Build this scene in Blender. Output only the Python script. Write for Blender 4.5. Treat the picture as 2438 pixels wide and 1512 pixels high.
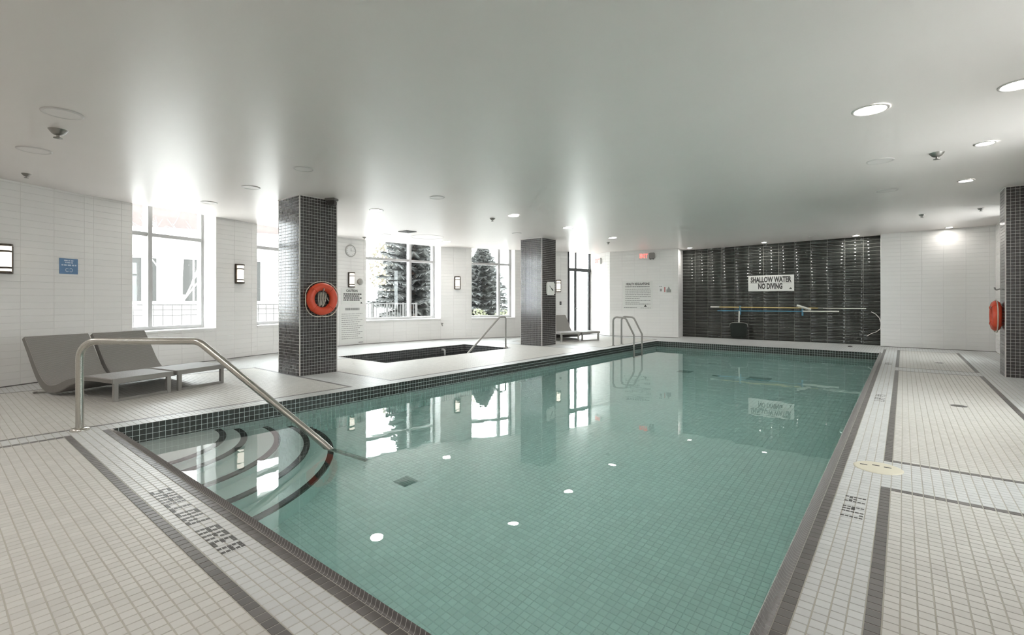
import bpy, bmesh, math, random
import numpy as np
from mathutils import Vector, Matrix
random.seed(7); rng = np.random.default_rng(7)
for o in list(bpy.data.objects): bpy.data.objects.remove(o, do_unlink=True)
C = bpy.context.scene.collection
SC = bpy.context.scene
K = 1.2            # all lengths below are in eye heights; one eye height is 1.2 m
PI = math.pi

# ------------------------------------------------------------------ camera
cam = bpy.data.cameras.new('camera'); co = bpy.data.objects.new('camera', cam); C.objects.link(co)
cam.sensor_width = 36.0; cam.lens = 36.0 * 1145 / 2438; cam.shift_y = -39.0 / 2438; cam.clip_start = 0.05; cam.clip_end = 500
co.location = (0, 0, K); co.rotation_euler = (PI / 2, 0, math.atan2(932, 1145)); SC.camera = co
# ------------------------------------------------------------------ world, light, exposure
W = bpy.data.worlds.new('overcast_sky'); SC.world = W; W.use_nodes = True
bg = W.node_tree.nodes['Background']; bg.inputs[0].default_value = (0.93, 0.965, 1.0, 1); bg.inputs[1].default_value = 7.0
SC.view_settings.view_transform = 'Standard'; SC.view_settings.look = 'None'
SC.view_settings.gamma = 1.0; SC.view_settings.use_curve_mapping = False
SC.view_settings.exposure = 1.1
LAMP = 60.0        # radiance of the lit downlight lenses
SC.cycles.use_denoising = True
SC.cycles.max_bounces = 7; SC.cycles.diffuse_bounces = 4; SC.cycles.glossy_bounces = 3
SC.cycles.use_adaptive_sampling = True; SC.cycles.adaptive_threshold = 0.15; SC.cycles.adaptive_min_samples = 24
SC.cycles.transmission_bounces = 6; SC.cycles.transparent_max_bounces = 10; SC.cycles.sample_clamp_indirect = 8.0

# ------------------------------------------------------------------ materials
def mat(name, col, rough=0.5, metal=0.0, spec=0.5, var=0.0, noise=0.0, nscale=30.0, bump=0.0, bscale=60.0, emit=None, estr=0.0, coat=0.0):
    m = bpy.data.materials.new(name); m.use_nodes = True
    nt = m.node_tree; b = nt.nodes['Principled BSDF']
    b.inputs['Base Color'].default_value = (*col, 1); b.inputs['Roughness'].default_value = rough
    b.inputs['Metallic'].default_value = metal; b.inputs['Specular IOR Level'].default_value = spec
    if coat: b.inputs['Coat Weight'].default_value = coat; b.inputs['Coat Roughness'].default_value = 0.1
    if emit: b.inputs['Emission Color'].default_value = (*emit, 1); b.inputs['Emission Strength'].default_value = estr
    tc = nt.nodes.new('ShaderNodeTexCoord')
    if var or noise:
        hsv = nt.nodes.new('ShaderNodeHueSaturation'); hsv.inputs['Color'].default_value = (*col, 1)
        add = nt.nodes.new('ShaderNodeMath'); add.operation = 'ADD'; add.inputs[0].default_value = 1.0
        last = None
        if var:
            at = nt.nodes.new('ShaderNodeAttribute'); at.attribute_name = 'tint'
            oi = nt.nodes.new('ShaderNodeObjectInfo')
            s = nt.nodes.new('ShaderNodeMath'); s.operation = 'ADD'
            nt.links.new(at.outputs['Fac'], s.inputs[0]); nt.links.new(oi.outputs['Random'], s.inputs[1])
            fr = nt.nodes.new('ShaderNodeMath'); fr.operation = 'FRACT'; nt.links.new(s.outputs[0], fr.inputs[0])
            sub = nt.nodes.new('ShaderNodeMath'); sub.operation = 'MULTIPLY_ADD'
            sub.inputs[1].default_value = 2 * var; sub.inputs[2].default_value = -var
            nt.links.new(fr.outputs[0], sub.inputs[0]); last = sub
        if noise:
            nz = nt.nodes.new('ShaderNodeTexNoise'); nz.inputs['Scale'].default_value = nscale; nz.inputs['Detail'].default_value = 4
            nt.links.new(tc.outputs['Object'], nz.inputs['Vector'])
            mm = nt.nodes.new('ShaderNodeMath'); mm.operation = 'MULTIPLY_ADD'; mm.inputs[1].default_value = 2 * noise; mm.inputs[2].default_value = -noise
            nt.links.new(nz.outputs['Fac'], mm.inputs[0])
            if last:
                a2 = nt.nodes.new('ShaderNodeMath'); a2.operation = 'ADD'
                nt.links.new(last.outputs[0], a2.inputs[0]); nt.links.new(mm.outputs[0], a2.inputs[1]); last = a2
            else: last = mm
        nt.links.new(last.outputs[0], add.inputs[1]); nt.links.new(add.outputs[0], hsv.inputs['Value'])
        nt.links.new(hsv.outputs['Color'], b.inputs['Base Color'])
    if bump:
        nb = nt.nodes.new('ShaderNodeTexNoise'); nb.inputs['Scale'].default_value = bscale; nb.inputs['Detail'].default_value = 2
        nt.links.new(tc.outputs['Object'], nb.inputs['Vector'])
        bp = nt.nodes.new('ShaderNodeBump'); bp.inputs['Strength'].default_value = bump; bp.inputs['Distance'].default_value = 0.01
        nt.links.new(nb.outputs['Fac'], bp.inputs['Height']); nt.links.new(bp.outputs['Normal'], b.inputs['Normal'])
    return m
M = {}
M['ceiling'] = mat('ceiling_paint', (0.88, 0.83, 0.805), 0.35, spec=0.42, noise=0.02, nscale=1.5, bump=0.03, bscale=14)
M['grout'] = mat('floor_grout', (0.45, 0.43, 0.375), 0.9)
M['pale_tile'] = mat('pale_deck_tile', (0.585, 0.592, 0.585), 0.38, var=0.05, noise=0.03)
M['cream_tile'] = mat('cream_deck_tile', (0.575, 0.56, 0.527), 0.42, var=0.05, noise=0.03)
M['dark_tile'] = mat('charcoal_deck_tile', (0.135, 0.126, 0.121), 0.38, var=0.16, noise=0.05)
M['col_tile'] = mat('column_mosaic', (0.052, 0.048, 0.047), 0.15, spec=0.62, var=0.25)
M['col_grout'] = mat('column_grout', (0.62, 0.605, 0.585), 0.85)
M['band_tile'] = mat('waterline_tile', (0.045, 0.052, 0.047), 0.3, spec=0.3, var=0.2)
M['wall_tile'] = mat('white_wall_tile', (0.88, 0.865, 0.845), 0.25, var=0.012, bump=0.012, bscale=9)
M['wall_grout'] = mat('white_wall_grout', (0.80, 0.785, 0.765), 0.8)
M['plaster'] = mat('white_plaster', (0.84, 0.83, 0.82), 0.5)
M['niche_tile'] = mat('black_wavy_tile', (0.038, 0.041, 0.037), 0.1, var=0.15, bump=0.22, bscale=9)
M['niche_grout'] = mat('grey_wall_grout', (0.42, 0.42, 0.39), 0.8)
M['pool_tile'] = mat('pool_floor_tile', (0.79, 0.88, 0.85), 0.4, var=0.05)
M['pool_grout'] = mat('pool_grout', (0.71, 0.80, 0.775), 0.8)
M['spa_tile'] = mat('spa_mosaic', (0.06, 0.065, 0.068), 0.25, var=0.2)
M['steel'] = mat('brushed_steel', (0.56, 0.54, 0.50), 0.24, metal=1.0, noise=0.04, nscale=20)
M['steel_dark'] = mat('satin_steel', (0.34, 0.33, 0.31), 0.4, metal=0.8)
M['grey_metal'] = mat('grey_painted_metal', (0.33, 0.32, 0.30), 0.45, metal=0.3)
M['frame_white'] = mat('pale_window_frame', (0.47, 0.465, 0.46), 0.45)
M['black_metal'] = mat('black_door_frame', (0.03, 0.032, 0.034), 0.4)
M['bronze'] = mat('dark_bronze', (0.085, 0.07, 0.055), 0.4, metal=0.5)
M['lamp_on'] = mat('lit_lens', (0.9, 0.9, 0.88), 0.5, emit=(1.0, 0.965, 0.91), estr=LAMP)
M['spot_on'] = mat('lit_spot_lens', (0.9, 0.9, 0.88), 0.5, emit=(1.0, 0.965, 0.91), estr=LAMP*2.6)
M['lamp_off'] = mat('unlit_lens', (0.86, 0.82, 0.80), 0.4)
M['trim'] = mat('white_trim_ring', (0.72, 0.69, 0.67), 0.4)
M['sconce_glass'] = mat('lit_opal_glass', (0.9, 0.87, 0.82), 0.4, emit=(1.0, 0.90, 0.76), estr=1.15)
M['orange'] = mat('orange_ring_shell', (0.72, 0.085, 0.035), 0.4, noise=0.06, nscale=12)
M['rope'] = mat('pale_rope', (0.62, 0.58, 0.50), 0.8, bump=0.3, bscale=300)
M['white_sign'] = mat('white_sign_board', (0.80, 0.80, 0.77), 0.35)
M['ink'] = mat('black_print', (0.06, 0.06, 0.055), 0.6)
M['grey_ink'] = mat('grey_print', (0.33, 0.33, 0.32), 0.6)
M['blue_sign'] = mat('blue_sign_board', (0.15, 0.27, 0.46), 0.4)
M['light_print'] = mat('pale_print', (0.62, 0.70, 0.80), 0.5)
M['red_sign'] = mat('red_lit_letters', (0.8, 0.08, 0.06), 0.4, emit=(1.0, 0.22, 0.19), estr=0.7)
M['red_print'] = mat('red_print', (0.55, 0.12, 0.12), 0.6)
M['light_grey'] = mat('light_grey_plastic', (0.50, 0.49, 0.47), 0.45)
M['dark_plastic'] = mat('dark_plastic', (0.05, 0.046, 0.042), 0.35)
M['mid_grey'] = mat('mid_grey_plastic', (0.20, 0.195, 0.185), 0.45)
M['vent'] = mat('dark_vent', (0.09, 0.085, 0.08), 0.5)
M['drain_grey'] = mat('grey_drain', (0.38, 0.47, 0.44), 0.6)
M['lid'] = mat('cream_lid', (0.66, 0.62, 0.50), 0.45, noise=0.03)
M['pole_yellow'] = mat('yellow_pole', (0.62, 0.48, 0.22), 0.35)
M['pole_white'] = mat('white_pole', (0.78, 0.77, 0.72), 0.35)
M['pole_blue'] = mat('blue_pole', (0.10, 0.28, 0.42), 0.35)
M['net'] = mat('dark_net', (0.02, 0.026, 0.022), 0.9)
M['ground'] = mat('pale_paving', (0.62, 0.60, 0.58), 0.8, noise=0.1, nscale=0.8)
M['facade'] = mat('pale_stone', (0.62, 0.605, 0.58), 0.8, noise=0.04, nscale=1.0)
M['facade_brown'] = mat('brown_brick', (0.085, 0.068, 0.064), 0.8, noise=0.15, nscale=3)
M['facade_glass'] = mat('dull_window_glass', (0.05, 0.05, 0.048), 0.9, spec=0.0)
M['iron'] = mat('grey_railing', (0.05, 0.048, 0.046), 0.5)
M['bark_pale'] = mat('pale_bark', (0.48, 0.45, 0.43), 0.9)
M['bark'] = mat('brown_bark', (0.16, 0.11, 0.085), 0.9)
M['needles'] = mat('blue_green_needles', (0.15, 0.155, 0.15), 0.8, var=0.3)
M['leaf_pale'] = mat('pale_spring_leaves', (0.34, 0.31, 0.24), 0.8, var=0.4)
M['leaf_shrub'] = mat('shrub_leaves', (0.15, 0.16, 0.10), 0.8, var=0.4)

def wicker():
    m = bpy.data.materials.new('grey_wicker'); m.use_nodes = True; nt = m.node_tree; b = nt.nodes['Principled BSDF']
    b.inputs['Roughness'].default_value = 0.55
    tc = nt.nodes.new('ShaderNodeTexCoord')
    out = []
    for ax in (0, 1):
        w = nt.nodes.new('ShaderNodeTexWave'); w.wave_type = 'BANDS'; w.bands_direction = 'X' if ax == 0 else 'Y'
        w.inputs['Scale'].default_value = 38; w.inputs['Distortion'].default_value = 0.4
        nt.links.new(tc.outputs['Object'], w.inputs['Vector']); out.append(w)
    mx = nt.nodes.new('ShaderNodeMath'); mx.operation = 'MULTIPLY'
    nt.links.new(out[0].outputs['Fac'], mx.inputs[0]); nt.links.new(out[1].outputs['Fac'], mx.inputs[1])
    cr = nt.nodes.new('ShaderNodeValToRGB'); cr.color_ramp.elements[0].color = (0.20, 0.19, 0.177, 1); cr.color_ramp.elements[1].color = (0.48, 0.455, 0.43, 1)
    nt.links.new(mx.outputs[0], cr.inputs[0]); nt.links.new(cr.outputs[0], b.inputs['Base Color'])
    bp = nt.nodes.new('ShaderNodeBump'); bp.inputs['Strength'].default_value = 0.5; bp.inputs['Distance'].default_value = 0.004
    nt.links.new(mx.outputs[0], bp.inputs['Height']); nt.links.new(bp.outputs['Normal'], b.inputs['Normal'])
    return m
M['wicker'] = wicker()
def water_mat(name, absorb, density, bump):
    m = bpy.data.materials.new(name); m.use_nodes = True; nt = m.node_tree; nt.nodes.clear()
    o = nt.nodes.new('ShaderNodeOutputMaterial'); g = nt.nodes.new('ShaderNodeBsdfGlass')
    g.inputs['IOR'].default_value = 1.33; g.inputs['Roughness'].default_value = 0.0; g.inputs['Color'].default_value = (1, 1, 1, 1)
    nt.links.new(g.outputs[0], o.inputs['Surface'])
    v = nt.nodes.new('ShaderNodeVolumeAbsorption'); v.inputs['Color'].default_value = (*absorb, 1); v.inputs['Density'].default_value = density
    nt.links.new(v.outputs[0], o.inputs['Volume'])
    tc = nt.nodes.new('ShaderNodeTexCoord')
    n1 = nt.nodes.new('ShaderNodeTexNoise'); n1.inputs['Scale'].default_value = 3.2; n1.inputs['Detail'].default_value = 2.0
    n2 = nt.nodes.new('ShaderNodeTexNoise'); n2.inputs['Scale'].default_value = 0.9; n2.inputs['Detail'].default_value = 1.0
    nt.links.new(tc.outputs['Object'], n1.inputs['Vector']); nt.links.new(tc.outputs['Object'], n2.inputs['Vector'])
    a = nt.nodes.new('ShaderNodeMath'); a.operation = 'MULTIPLY_ADD'; a.inputs[1].default_value = 0.35
    nt.links.new(n1.outputs['Fac'], a.inputs[0]); nt.links.new(n2.outputs['Fac'], a.inputs[2])
    bp = nt.nodes.new('ShaderNodeBump'); bp.inputs['Strength'].default_value = bump; bp.inputs['Distance'].default_value = 0.02
    nt.links.new(a.outputs[0], bp.inputs['Height']); nt.links.new(bp.outputs['Normal'], g.inputs['Normal'])
    return m
M['water'] = water_mat('pool_water', (0.50, 0.92, 0.865), 0.26, 0.11)
M['spa_water'] = water_mat('spa_water', (0.75, 0.92, 0.9), 0.5, 0.04)
def pane_mat():
    m = bpy.data.materials.new('clear_pane'); m.use_nodes = True; nt = m.node_tree; nt.nodes.clear()
    o = nt.nodes.new('ShaderNodeOutputMaterial'); t = nt.nodes.new('ShaderNodeBsdfTransparent'); t.inputs[0].default_value = (0.96, 0.98, 0.97, 1)
    g = nt.nodes.new('ShaderNodeBsdfGlossy'); g.inputs['Roughness'].default_value = 0.02
    lw = nt.nodes.new('ShaderNodeLayerWeight'); lw.inputs[0].default_value = 0.5
    pw = nt.nodes.new('ShaderNodeMath'); pw.operation = 'POWER'; pw.inputs[1].default_value = 4.0; nt.links.new(lw.outputs['Facing'], pw.inputs[0])
    f = nt.nodes.new('ShaderNodeMath'); f.operation = 'MULTIPLY_ADD'; f.inputs[1].default_value = 0.5; f.inputs[2].default_value = 0.03; nt.links.new(pw.outputs[0], f.inputs[0])
    x = nt.nodes.new('ShaderNodeMixShader'); nt.links.new(f.outputs[0], x.inputs[0]); nt.links.new(t.outputs[0], x.inputs[1]); nt.links.new(g.outputs[0], x.inputs[2])
    nt.links.new(x.outputs[0], o.inputs['Surface']); return m
M['pane'] = pane_mat()

# ------------------------------------------------------------------ helpers
class MB:
    def __init__(s): s.v = []; s.f = []; s.mi = []; s.smooth = []
    def add(s, vs, fs, mi=0, sm=False):
        n = len(s.v); s.v += [tuple(p) for p in vs]
        for f in fs: s.f.append([n + i for i in f]); s.mi.append(mi); s.smooth.append(sm)
        return s
    def box(s, x0, x1, y0, y1, z0, z1, mi=0):
        return s.add([(x0,y0,z0),(x1,y0,z0),(x1,y1,z0),(x0,y1,z0),(x0,y0,z1),(x1,y0,z1),(x1,y1,z1),(x0,y1,z1)],
                     [(3,2,1,0),(4,5,6,7),(0,1,5,4),(1,2,6,5),(2,3,7,6),(3,0,4,7)], mi)
    def bbox(s, x0, x1, y0, y1, z0, z1, b=0.004, mi=0):   # box with bevelled vertical and horizontal edges
        bm = bmesh.new(); bmesh.ops.create_cube(bm, size=1.0)
        bmesh.ops.scale(bm, vec=(x1-x0, y1-y0, z1-z0), verts=bm.verts); bmesh.ops.translate(bm, vec=((x0+x1)/2,(y0+y1)/2,(z0+z1)/2), verts=bm.verts)
        bmesh.ops.bevel(bm, geom=list(bm.edges), offset=b, segments=2, affect='EDGES')
        s.bm(bm, mi); return s
    def bm(s, bm, mi=0, sm=False):
        bm.verts.index_update(); s.add([v.co[:] for v in bm.verts], [[v.index for v in f.verts] for f in bm.faces], mi, sm); bm.free(); return s
    def prism(s, poly, z0, z1, mi=0):
        n = len(poly); vs = [(x,y,z0) for x,y in poly] + [(x,y,z1) for x,y in poly]
        fs = [tuple(range(n-1,-1,-1)), tuple(range(n,2*n))] + [(i,(i+1)%n,n+(i+1)%n,n+i) for i in range(n)]
        return s.add(vs, fs, mi)
    def ribbon(s, prof, axis_pts, mi=0):   # profile polygons at successive stations (list of lists), closed profile
        n = len(prof[0]); vs = [p for st in prof for p in st]; fs = []
        for k in range(len(prof)-1):
            for i in range(n): fs.append((k*n+i, k*n+(i+1)%n, (k+1)*n+(i+1)%n, (k+1)*n+i))
        fs.append(tuple(range(n-1,-1,-1))); fs.append(tuple((len(prof)-1)*n+i for i in range(n)))
        return s.add(vs, fs, mi)
    def tube(s, pts, r, seg=10, mi=0, closed=False, caps=True):
        P = [Vector(p) for p in pts]; n = len(P); rs = r if isinstance(r, (list, tuple)) else [r]*n
        rings = []; up = None
        for i in range(n):
            if closed: t = (P[(i+1)%n] - P[i-1])
            else: t = P[min(i+1,n-1)] - P[max(i-1,0)]
            t.normalize()
            if up is None: up = Vector((0,0,1)) if abs(t.z) < 0.9 else Vector((1,0,0))
            a = t.cross(up)
            if a.length < 1e-5: a = t.cross(Vector((0,1,0)))
            a.normalize(); b = a.cross(t).normalized(); up = b
            rings.append([P[i] + (a*math.cos(2*PI*k/seg) + b*math.sin(2*PI*k/seg))*rs[i] for k in range(seg)])
        vs = [p for R in rings for p in R]; fs = []
        for i in range(n if closed else n-1):
            j = (i+1) % n
            for k in range(seg): fs.append((i*seg+k, i*seg+(k+1)%seg, j*seg+(k+1)%seg, j*seg+k))
        s.add(vs, fs, mi, True)
        if caps and not closed:
            s.add(rings[0], [tuple(range(seg-1,-1,-1))], mi); s.add(rings[-1], [tuple(range(seg))], mi)
        return s
    def lathe(s, prof, seg=24, mi=0, axis='z', c=(0,0,0)):   # prof: (r, h) list
        vs = []
        for r, h in prof:
            for k in range(seg):
                a = 2*PI*k/seg; x, y = r*math.cos(a), r*math.sin(a)
                vs.append((c[0]+x, c[1]+y, c[2]+h) if axis == 'z' else (c[0]+x, c[1]-h, c[2]+y))
        fs = []
        for i in range(len(prof)-1):
            for k in range(seg): fs.append((i*seg+k, i*seg+(k+1)%seg, (i+1)*seg+(k+1)%seg, (i+1)*seg+k))
        s.add(vs, fs, mi, True); return s
    def build(s, name, ms, parent=None, tint=None):
        me = bpy.data.meshes.new(name); me.from_pydata([(x*K,y*K,z*K) for x,y,z in s.v], [], s.f)
        ms = ms if isinstance(ms, (list, tuple)) else [ms]
        for m in ms: me.materials.append(M[m])
        me.polygons.foreach_set('material_index', s.mi); me.polygons.foreach_set('use_smooth', s.smooth); me.update()
        o = bpy.data.objects.new(name, me); C.objects.link(o)
        if parent is not None: o.parent = parent
        return o
def arc(p0, p1, p2, r, n=6):     # fillet of corner p1 with radius r
    a, b, c = Vector(p0), Vector(p1), Vector(p2); u = (a-b).normalized(); v = (c-b).normalized()
    ang = u.angle(v); d = r / math.tan(ang/2); s0 = b + u*d; s1 = b + v*d
    ctr = b + (u+v).normalized() * (r / math.sin(ang/2)); out = []
    w0, w1 = s0-ctr, s1-ctr; tot = w0.angle(w1)
    for i in range(n+1):
        t = i/n; out.append(ctr + (w0*math.sin((1-t)*tot) + w1*math.sin(t*tot)) / math.sin(tot))
    return out
def pipe(pts, r):
    out = [Vector(pts[0])]
    for i in range(1, len(pts)-1): out += arc(pts[i-1], pts[i], pts[i+1], r)
    return out + [Vector(pts[-1])]
def tag(o, label=None, cat=None, group=None, kind=None):
    if label: o['label'] = label
    if cat: o['category'] = cat
    if group: o['group'] = group
    if kind: o['kind'] = kind
    return o
def thing(name, label, cat, loc=(0,0,0), rz=0.0, group=None):
    o = bpy.data.objects.new(name, None); C.objects.link(o); o.empty_display_size = 0.1
    o.location = [c*K for c in loc]; o.rotation_euler = (0,0,rz)
    return tag(o, label, cat, group)
def struct(o): o['kind'] = 'structure'; return o
def children(o): return [c for c in bpy.data.objects if c.parent == o]
def copy_tree(o, loc=None, rz=None, label=None):
    kids = {}
    for c in bpy.data.objects:
        if c.parent: kids.setdefault(c.parent, []).append(c)
    def rec(x, p):
        n = x.copy(); C.objects.link(n); n.parent = p
        for k in kids.get(x, []): rec(k, n)
        return n
    r = rec(o, None)
    if loc is not None: r.location = [c*K for c in loc]
    if rz is not None: r.rotation_euler = (0,0,rz)
    if label: r['label'] = label
    return r
F, CX, Y0 = 1145.0, 1219.0, 717.0
YAW = math.atan2(932, F); CY, SY = math.cos(YAW), math.sin(YAW)
def screen(p):      # where a point falls in the photograph (only used to rank pieces by size)
    d = -SY*p[0] + CY*p[1]
    if d < 0.05: return None
    return CX + F*(CY*p[0]+SY*p[1])/d, Y0 - F*(p[2]-1)/d, d
# tiles: (corner, U, V, N, len_u, len_v, material index); flat pieces with chamfered edges, seated on their base
def tile_data(tl, t, b):
    A = np.array([x[0] for x in tl], float); U = np.array([x[1] for x in tl], float); V = np.array([x[2] for x in tl], float); N = np.array([x[3] for x in tl], float)
    lu = np.array([x[4] for x in tl], float)[:,None]; lv = np.array([x[5] for x in tl], float)[:,None]
    q = lambda a, c, h: A + U*a + V*c + N*h
    v = np.stack([q(0*lu,0*lv,0), q(lu,0*lv,0), q(lu,lv,0), q(0*lu,lv,0), q(0*lu+b,0*lv+b,t), q(lu-b,0*lv+b,t), q(lu-b,lv-b,t), q(0*lu+b,lv-b,t)], 1)
    return v
def tile_mesh(name, tl, t, b, ms, origin=(0,0,0)):
    smooth = ms[0] == 'niche_tile'
    n = len(tl); v = (tile_data(tl, t, b).reshape(-1,3) - np.array(origin)) * K
    fb = np.array([[4,5,6,7],[0,1,5,4],[1,2,6,5],[2,3,7,6],[3,0,4,7]])
    f = (fb[None] + 8*np.arange(n)[:,None,None]).reshape(-1)
    me = bpy.data.meshes.new(name); me.vertices.add(8*n); me.loops.add(20*n); me.polygons.add(5*n)
    me.vertices.foreach_set('co', v.reshape(-1)); me.loops.foreach_set('vertex_index', f.astype(np.int32))
    me.polygons.foreach_set('loop_start', np.arange(0, 20*n, 4, dtype=np.int32))
    me.polygons.foreach_set('material_index', np.repeat(np.array([x[6] for x in tl], np.int32), 5))
    me.polygons.foreach_set('use_smooth', np.full(5*n, smooth))
    for m in ms: me.materials.append(M[m])
    me.update(calc_edges=True)
    a = me.attributes.new('tint', 'FLOAT', 'FACE'); a.data.foreach_set('value', np.repeat(rng.random(n), 5).astype(np.float32))
    return me
def lay_tiles(parent, tl, ms, t=0.003, b=0.0016, single=300, name='tile', field='tile_field', minpx=0, ploc=(0,0,0), prz=0.0):
    """parts for the pieces that show largest, one joined stuff part for the rest"""
    if single:
        sc = []
        for i, x in enumerate(tl):
            c = np.array(x[0]) + np.array(x[1])*x[4]/2 + np.array(x[2])*x[5]/2
            s = screen(c)
            if s is None or not (-20 < s[0] < 2458 and -20 < s[1] < 1532): continue
            cosn = abs(np.dot(np.array(x[3]), np.array([0,0,1.0]) - c)) / (np.linalg.norm(np.array([0,0,1.0]) - c) + 1e-6)
            sc.append((x[4]*x[5]*cosn/s[2]**2, i))
        sc.sort(reverse=True); pick = [i for _, i in sc[:single]]; ps = set(pick)
    else: pick = []; ps = set()
    rest = [x for i, x in enumerate(tl) if i not in ps]
    cache = {}
    for i in pick:
        A, U, V, N, lu, lv, mi = tl[i]; key = (round(lu,4), round(lv,4), mi)
        if key not in cache:
            cache[key] = tile_mesh(name, [((0,0,0),(1,0,0),(0,1,0),(0,0,1),lu,lv,0)], t, b, [ms[mi]])
        o = bpy.data.objects.new(name, cache[key]); C.objects.link(o); o.parent = parent
        R = Matrix(((U[0],V[0],N[0]),(U[1],V[1],N[1]),(U[2],V[2],N[2]))).to_4x4()
        o.matrix_local = Matrix.Translation([(A[k]-ploc[k])*K for k in range(3)]) @ R
    if rest:
        o = bpy.data.objects.new(field, tile_mesh(field, rest, t, b, ms, ploc)); C.objects.link(o); o.parent = parent; o['kind'] = 'stuff'
def text_mb(txt, size, align='CENTER', depth=0.002, bold=0.0):
    cu = bpy.data.curves.new('t', 'FONT'); cu.body = txt; cu.size = size; cu.align_x = align; cu.align_y = 'CENTER'; cu.extrude = depth/2; cu.offset = bold
    cu.resolution_u = 2
    ob = bpy.data.objects.new('t', cu); C.objects.link(ob); dg = bpy.context.evaluated_depsgraph_get()
    me = bpy.data.meshes.new_from_object(ob.evaluated_get(dg))
    v = [x.co[:] for x in me.vertices]; f = [list(p.vertices) for p in me.polygons]
    bpy.data.objects.remove(ob); bpy.data.meshes.remove(me); bpy.data.curves.remove(cu)
    return v, f
def text_on(mb, txt, size, x, z, y, width=None, mi=0, bold=0.0, align='CENTER', yscale=1.0):
    v, f = text_mb(txt, size, align, 0.0016, bold)
    xs = [p[0] for p in v]; k = 1.0
    if width: k = width / (max(xs)-min(xs)); mid = (max(xs)+min(xs))/2
    else: mid = 0
    mb.add([((p[0]-mid)*k + x, y - p[2], p[1]*yscale + z) for p in v], f, mi)
def wline(mb, x0, x1, z, h, y, seed=0, mi=0, gap=0.25):   # a line of print too small to read, as word-long strokes
    r = random.Random(seed); x = x0
    while x < x1 - 0.002:
        L = min(r.uniform(0.018, 0.06), x1-x); mb.box(x, x+L, y-0.0012, y, z-h/2, z+h/2, mi); x += L + r.uniform(0.006, 0.012)
def ceil_z(x): return 2.417 + max(0.0, x + 6.2) * 0.0115

# ------------------------------------------------------------------ room outline (curved window wall on the left)
V0=(-6.39,-3.0); V1=(-8.5,1.47); V2=(-8.66,1.93); V3=(-8.97,3.13); V4=(-9.22,3.9); V5=(-9.66,5.45); V6=(-9.72,6.55)
V7=(-9.36,8.55); V8=(-8.97,9.31); V9=(-8.36,10.4); D0=(-7.5,11.76); D1=(-7.35,12.75); E0=(-6.53,12.47); E1=(-4.75,13.0)
N0=(-4.86,13.65); N1=(-0.37,13.65); R0=(-0.39,13.35); R1=(1.42,13.45); B1=(1.42,-3.0)
OUT = [V0,V1,V2,V3,V4,V5,V6,V7,V8,V9,D0,D1,E0,E1,N0,N1,R0,R1,B1]
def nrm_out(a, b):
    t = Vector((b[0]-a[0], b[1]-a[1])).normalized(); return Vector((-t.y, t.x)), t
def off(p, n, d): return (p[0]+n.x*d, p[1]+n.y*d)
def inside(x, y):
    c = False; j = len(OUT)-1
    for i in range(len(OUT)):
        xi, yi = OUT[i]; xj, yj = OUT[j]
        if (yi > y) != (yj > y) and x < (xj-xi)*(y-yi)/(yj-yi)+xi: c = not c
        j = i
    return c
WT = 0.42; ZT = 2.62; SILL = 0.52
POOL = (-4.815, -0.352, 0.943, 11.65); SPA = (-7.9, -6.5, 4.75, 7.95)
WL = -0.14; PF = -1.09

# ------------------------------------------------------------------ floor
fl = MB()
xs = [-10.4, SPA[0]-0.006, SPA[1]+0.006, POOL[0]-0.006, POOL[1]+0.0355, 1.9]; ys = [-3.4, POOL[2]-0.0157, SPA[2]-0.006, SPA[3]+0.006, POOL[3]+0.006, 14.2]
for i in range(5):
    for j in range(5):
        cx_, cy_ = (xs[i]+xs[i+1])/2, (ys[j]+ys[j+1])/2
        if (POOL[0] < cx_ < POOL[1]+0.03 and POOL[2]-0.01 < cy_ < POOL[3]) or (SPA[0] < cx_ < SPA[1] and SPA[2] < cy_ < SPA[3]): continue
        fl.box(xs[i], xs[i+1], ys[j], ys[j+1], -0.06, -0.0018)
floor = struct(fl.build('floor', 'grout'))
PX, PY, G = 0.044, 0.0443, 0.0034
xl = [-4.815 - PX*k for k in range(0, 125)][::-1]
xr = [-0.3165 + PX*k for k in range(-102, 42)]
xr = [x for x in xr if x > -4.80]
XL = xl + xr
YL = [0.6615 + PY*k for k in range(-82, 302)]
PANELS = [(-4.8149, -0.40, -3.1, 0.7058), (-0.097, 0.833, 0.70, 3.275), (-0.097, 0.833, 3.81, 8.90), (-0.097, 0.833, 9.30, 12.57),
          (-7.58, -4.991, -3.1, 3.19), (-7.58, -4.991, 3.715, 8.74), (-7.58, -4.991, 9.28, 12.2)]
def tile_kind(x, y):
    if 0.883 < y < 0.9273 and -4.815 < x < -0.27: return 2
    if -0.3165 < x < -0.2725 and 0.883 < y < 12.62: return 2
    for a, b, c, d in PANELS:
        if a < x < b and c < y < d:
            if x-a < PX or b-x < PX or y-c < PY or d-y < PY: return 2
            return 1
    return 0
tl = []
for i in range(len(XL)-1):
    x0, x1 = XL[i], XL[i+1]
    if x1-x0 < 0.012: continue
    xc = (x0+x1)/2
    for j in range(len(YL)-1):
        y0, y1 = YL[j], YL[j+1]; yc = (y0+y1)/2
        if xc > -4.815 and xc < -0.3165 and yc > 0.9273 and yc < POOL[3]: continue
        if x1 > SPA[0] and x0 < SPA[1] and y1 > SPA[2] and y0 < SPA[3]: continue
        if yc < -1.1: continue
        if not inside(xc, yc): continue
        tl.append(((x0+G/2, y0+G/2, -0.002), (1,0,0), (0,1,0), (0,0,1), x1-x0-G, y1-y0-G, tile_kind(xc, yc)))
lay_tiles(floor, tl, ['pale_tile','cream_tile','dark_tile'], t=0.002, b=0.0012, single=300)

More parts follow.
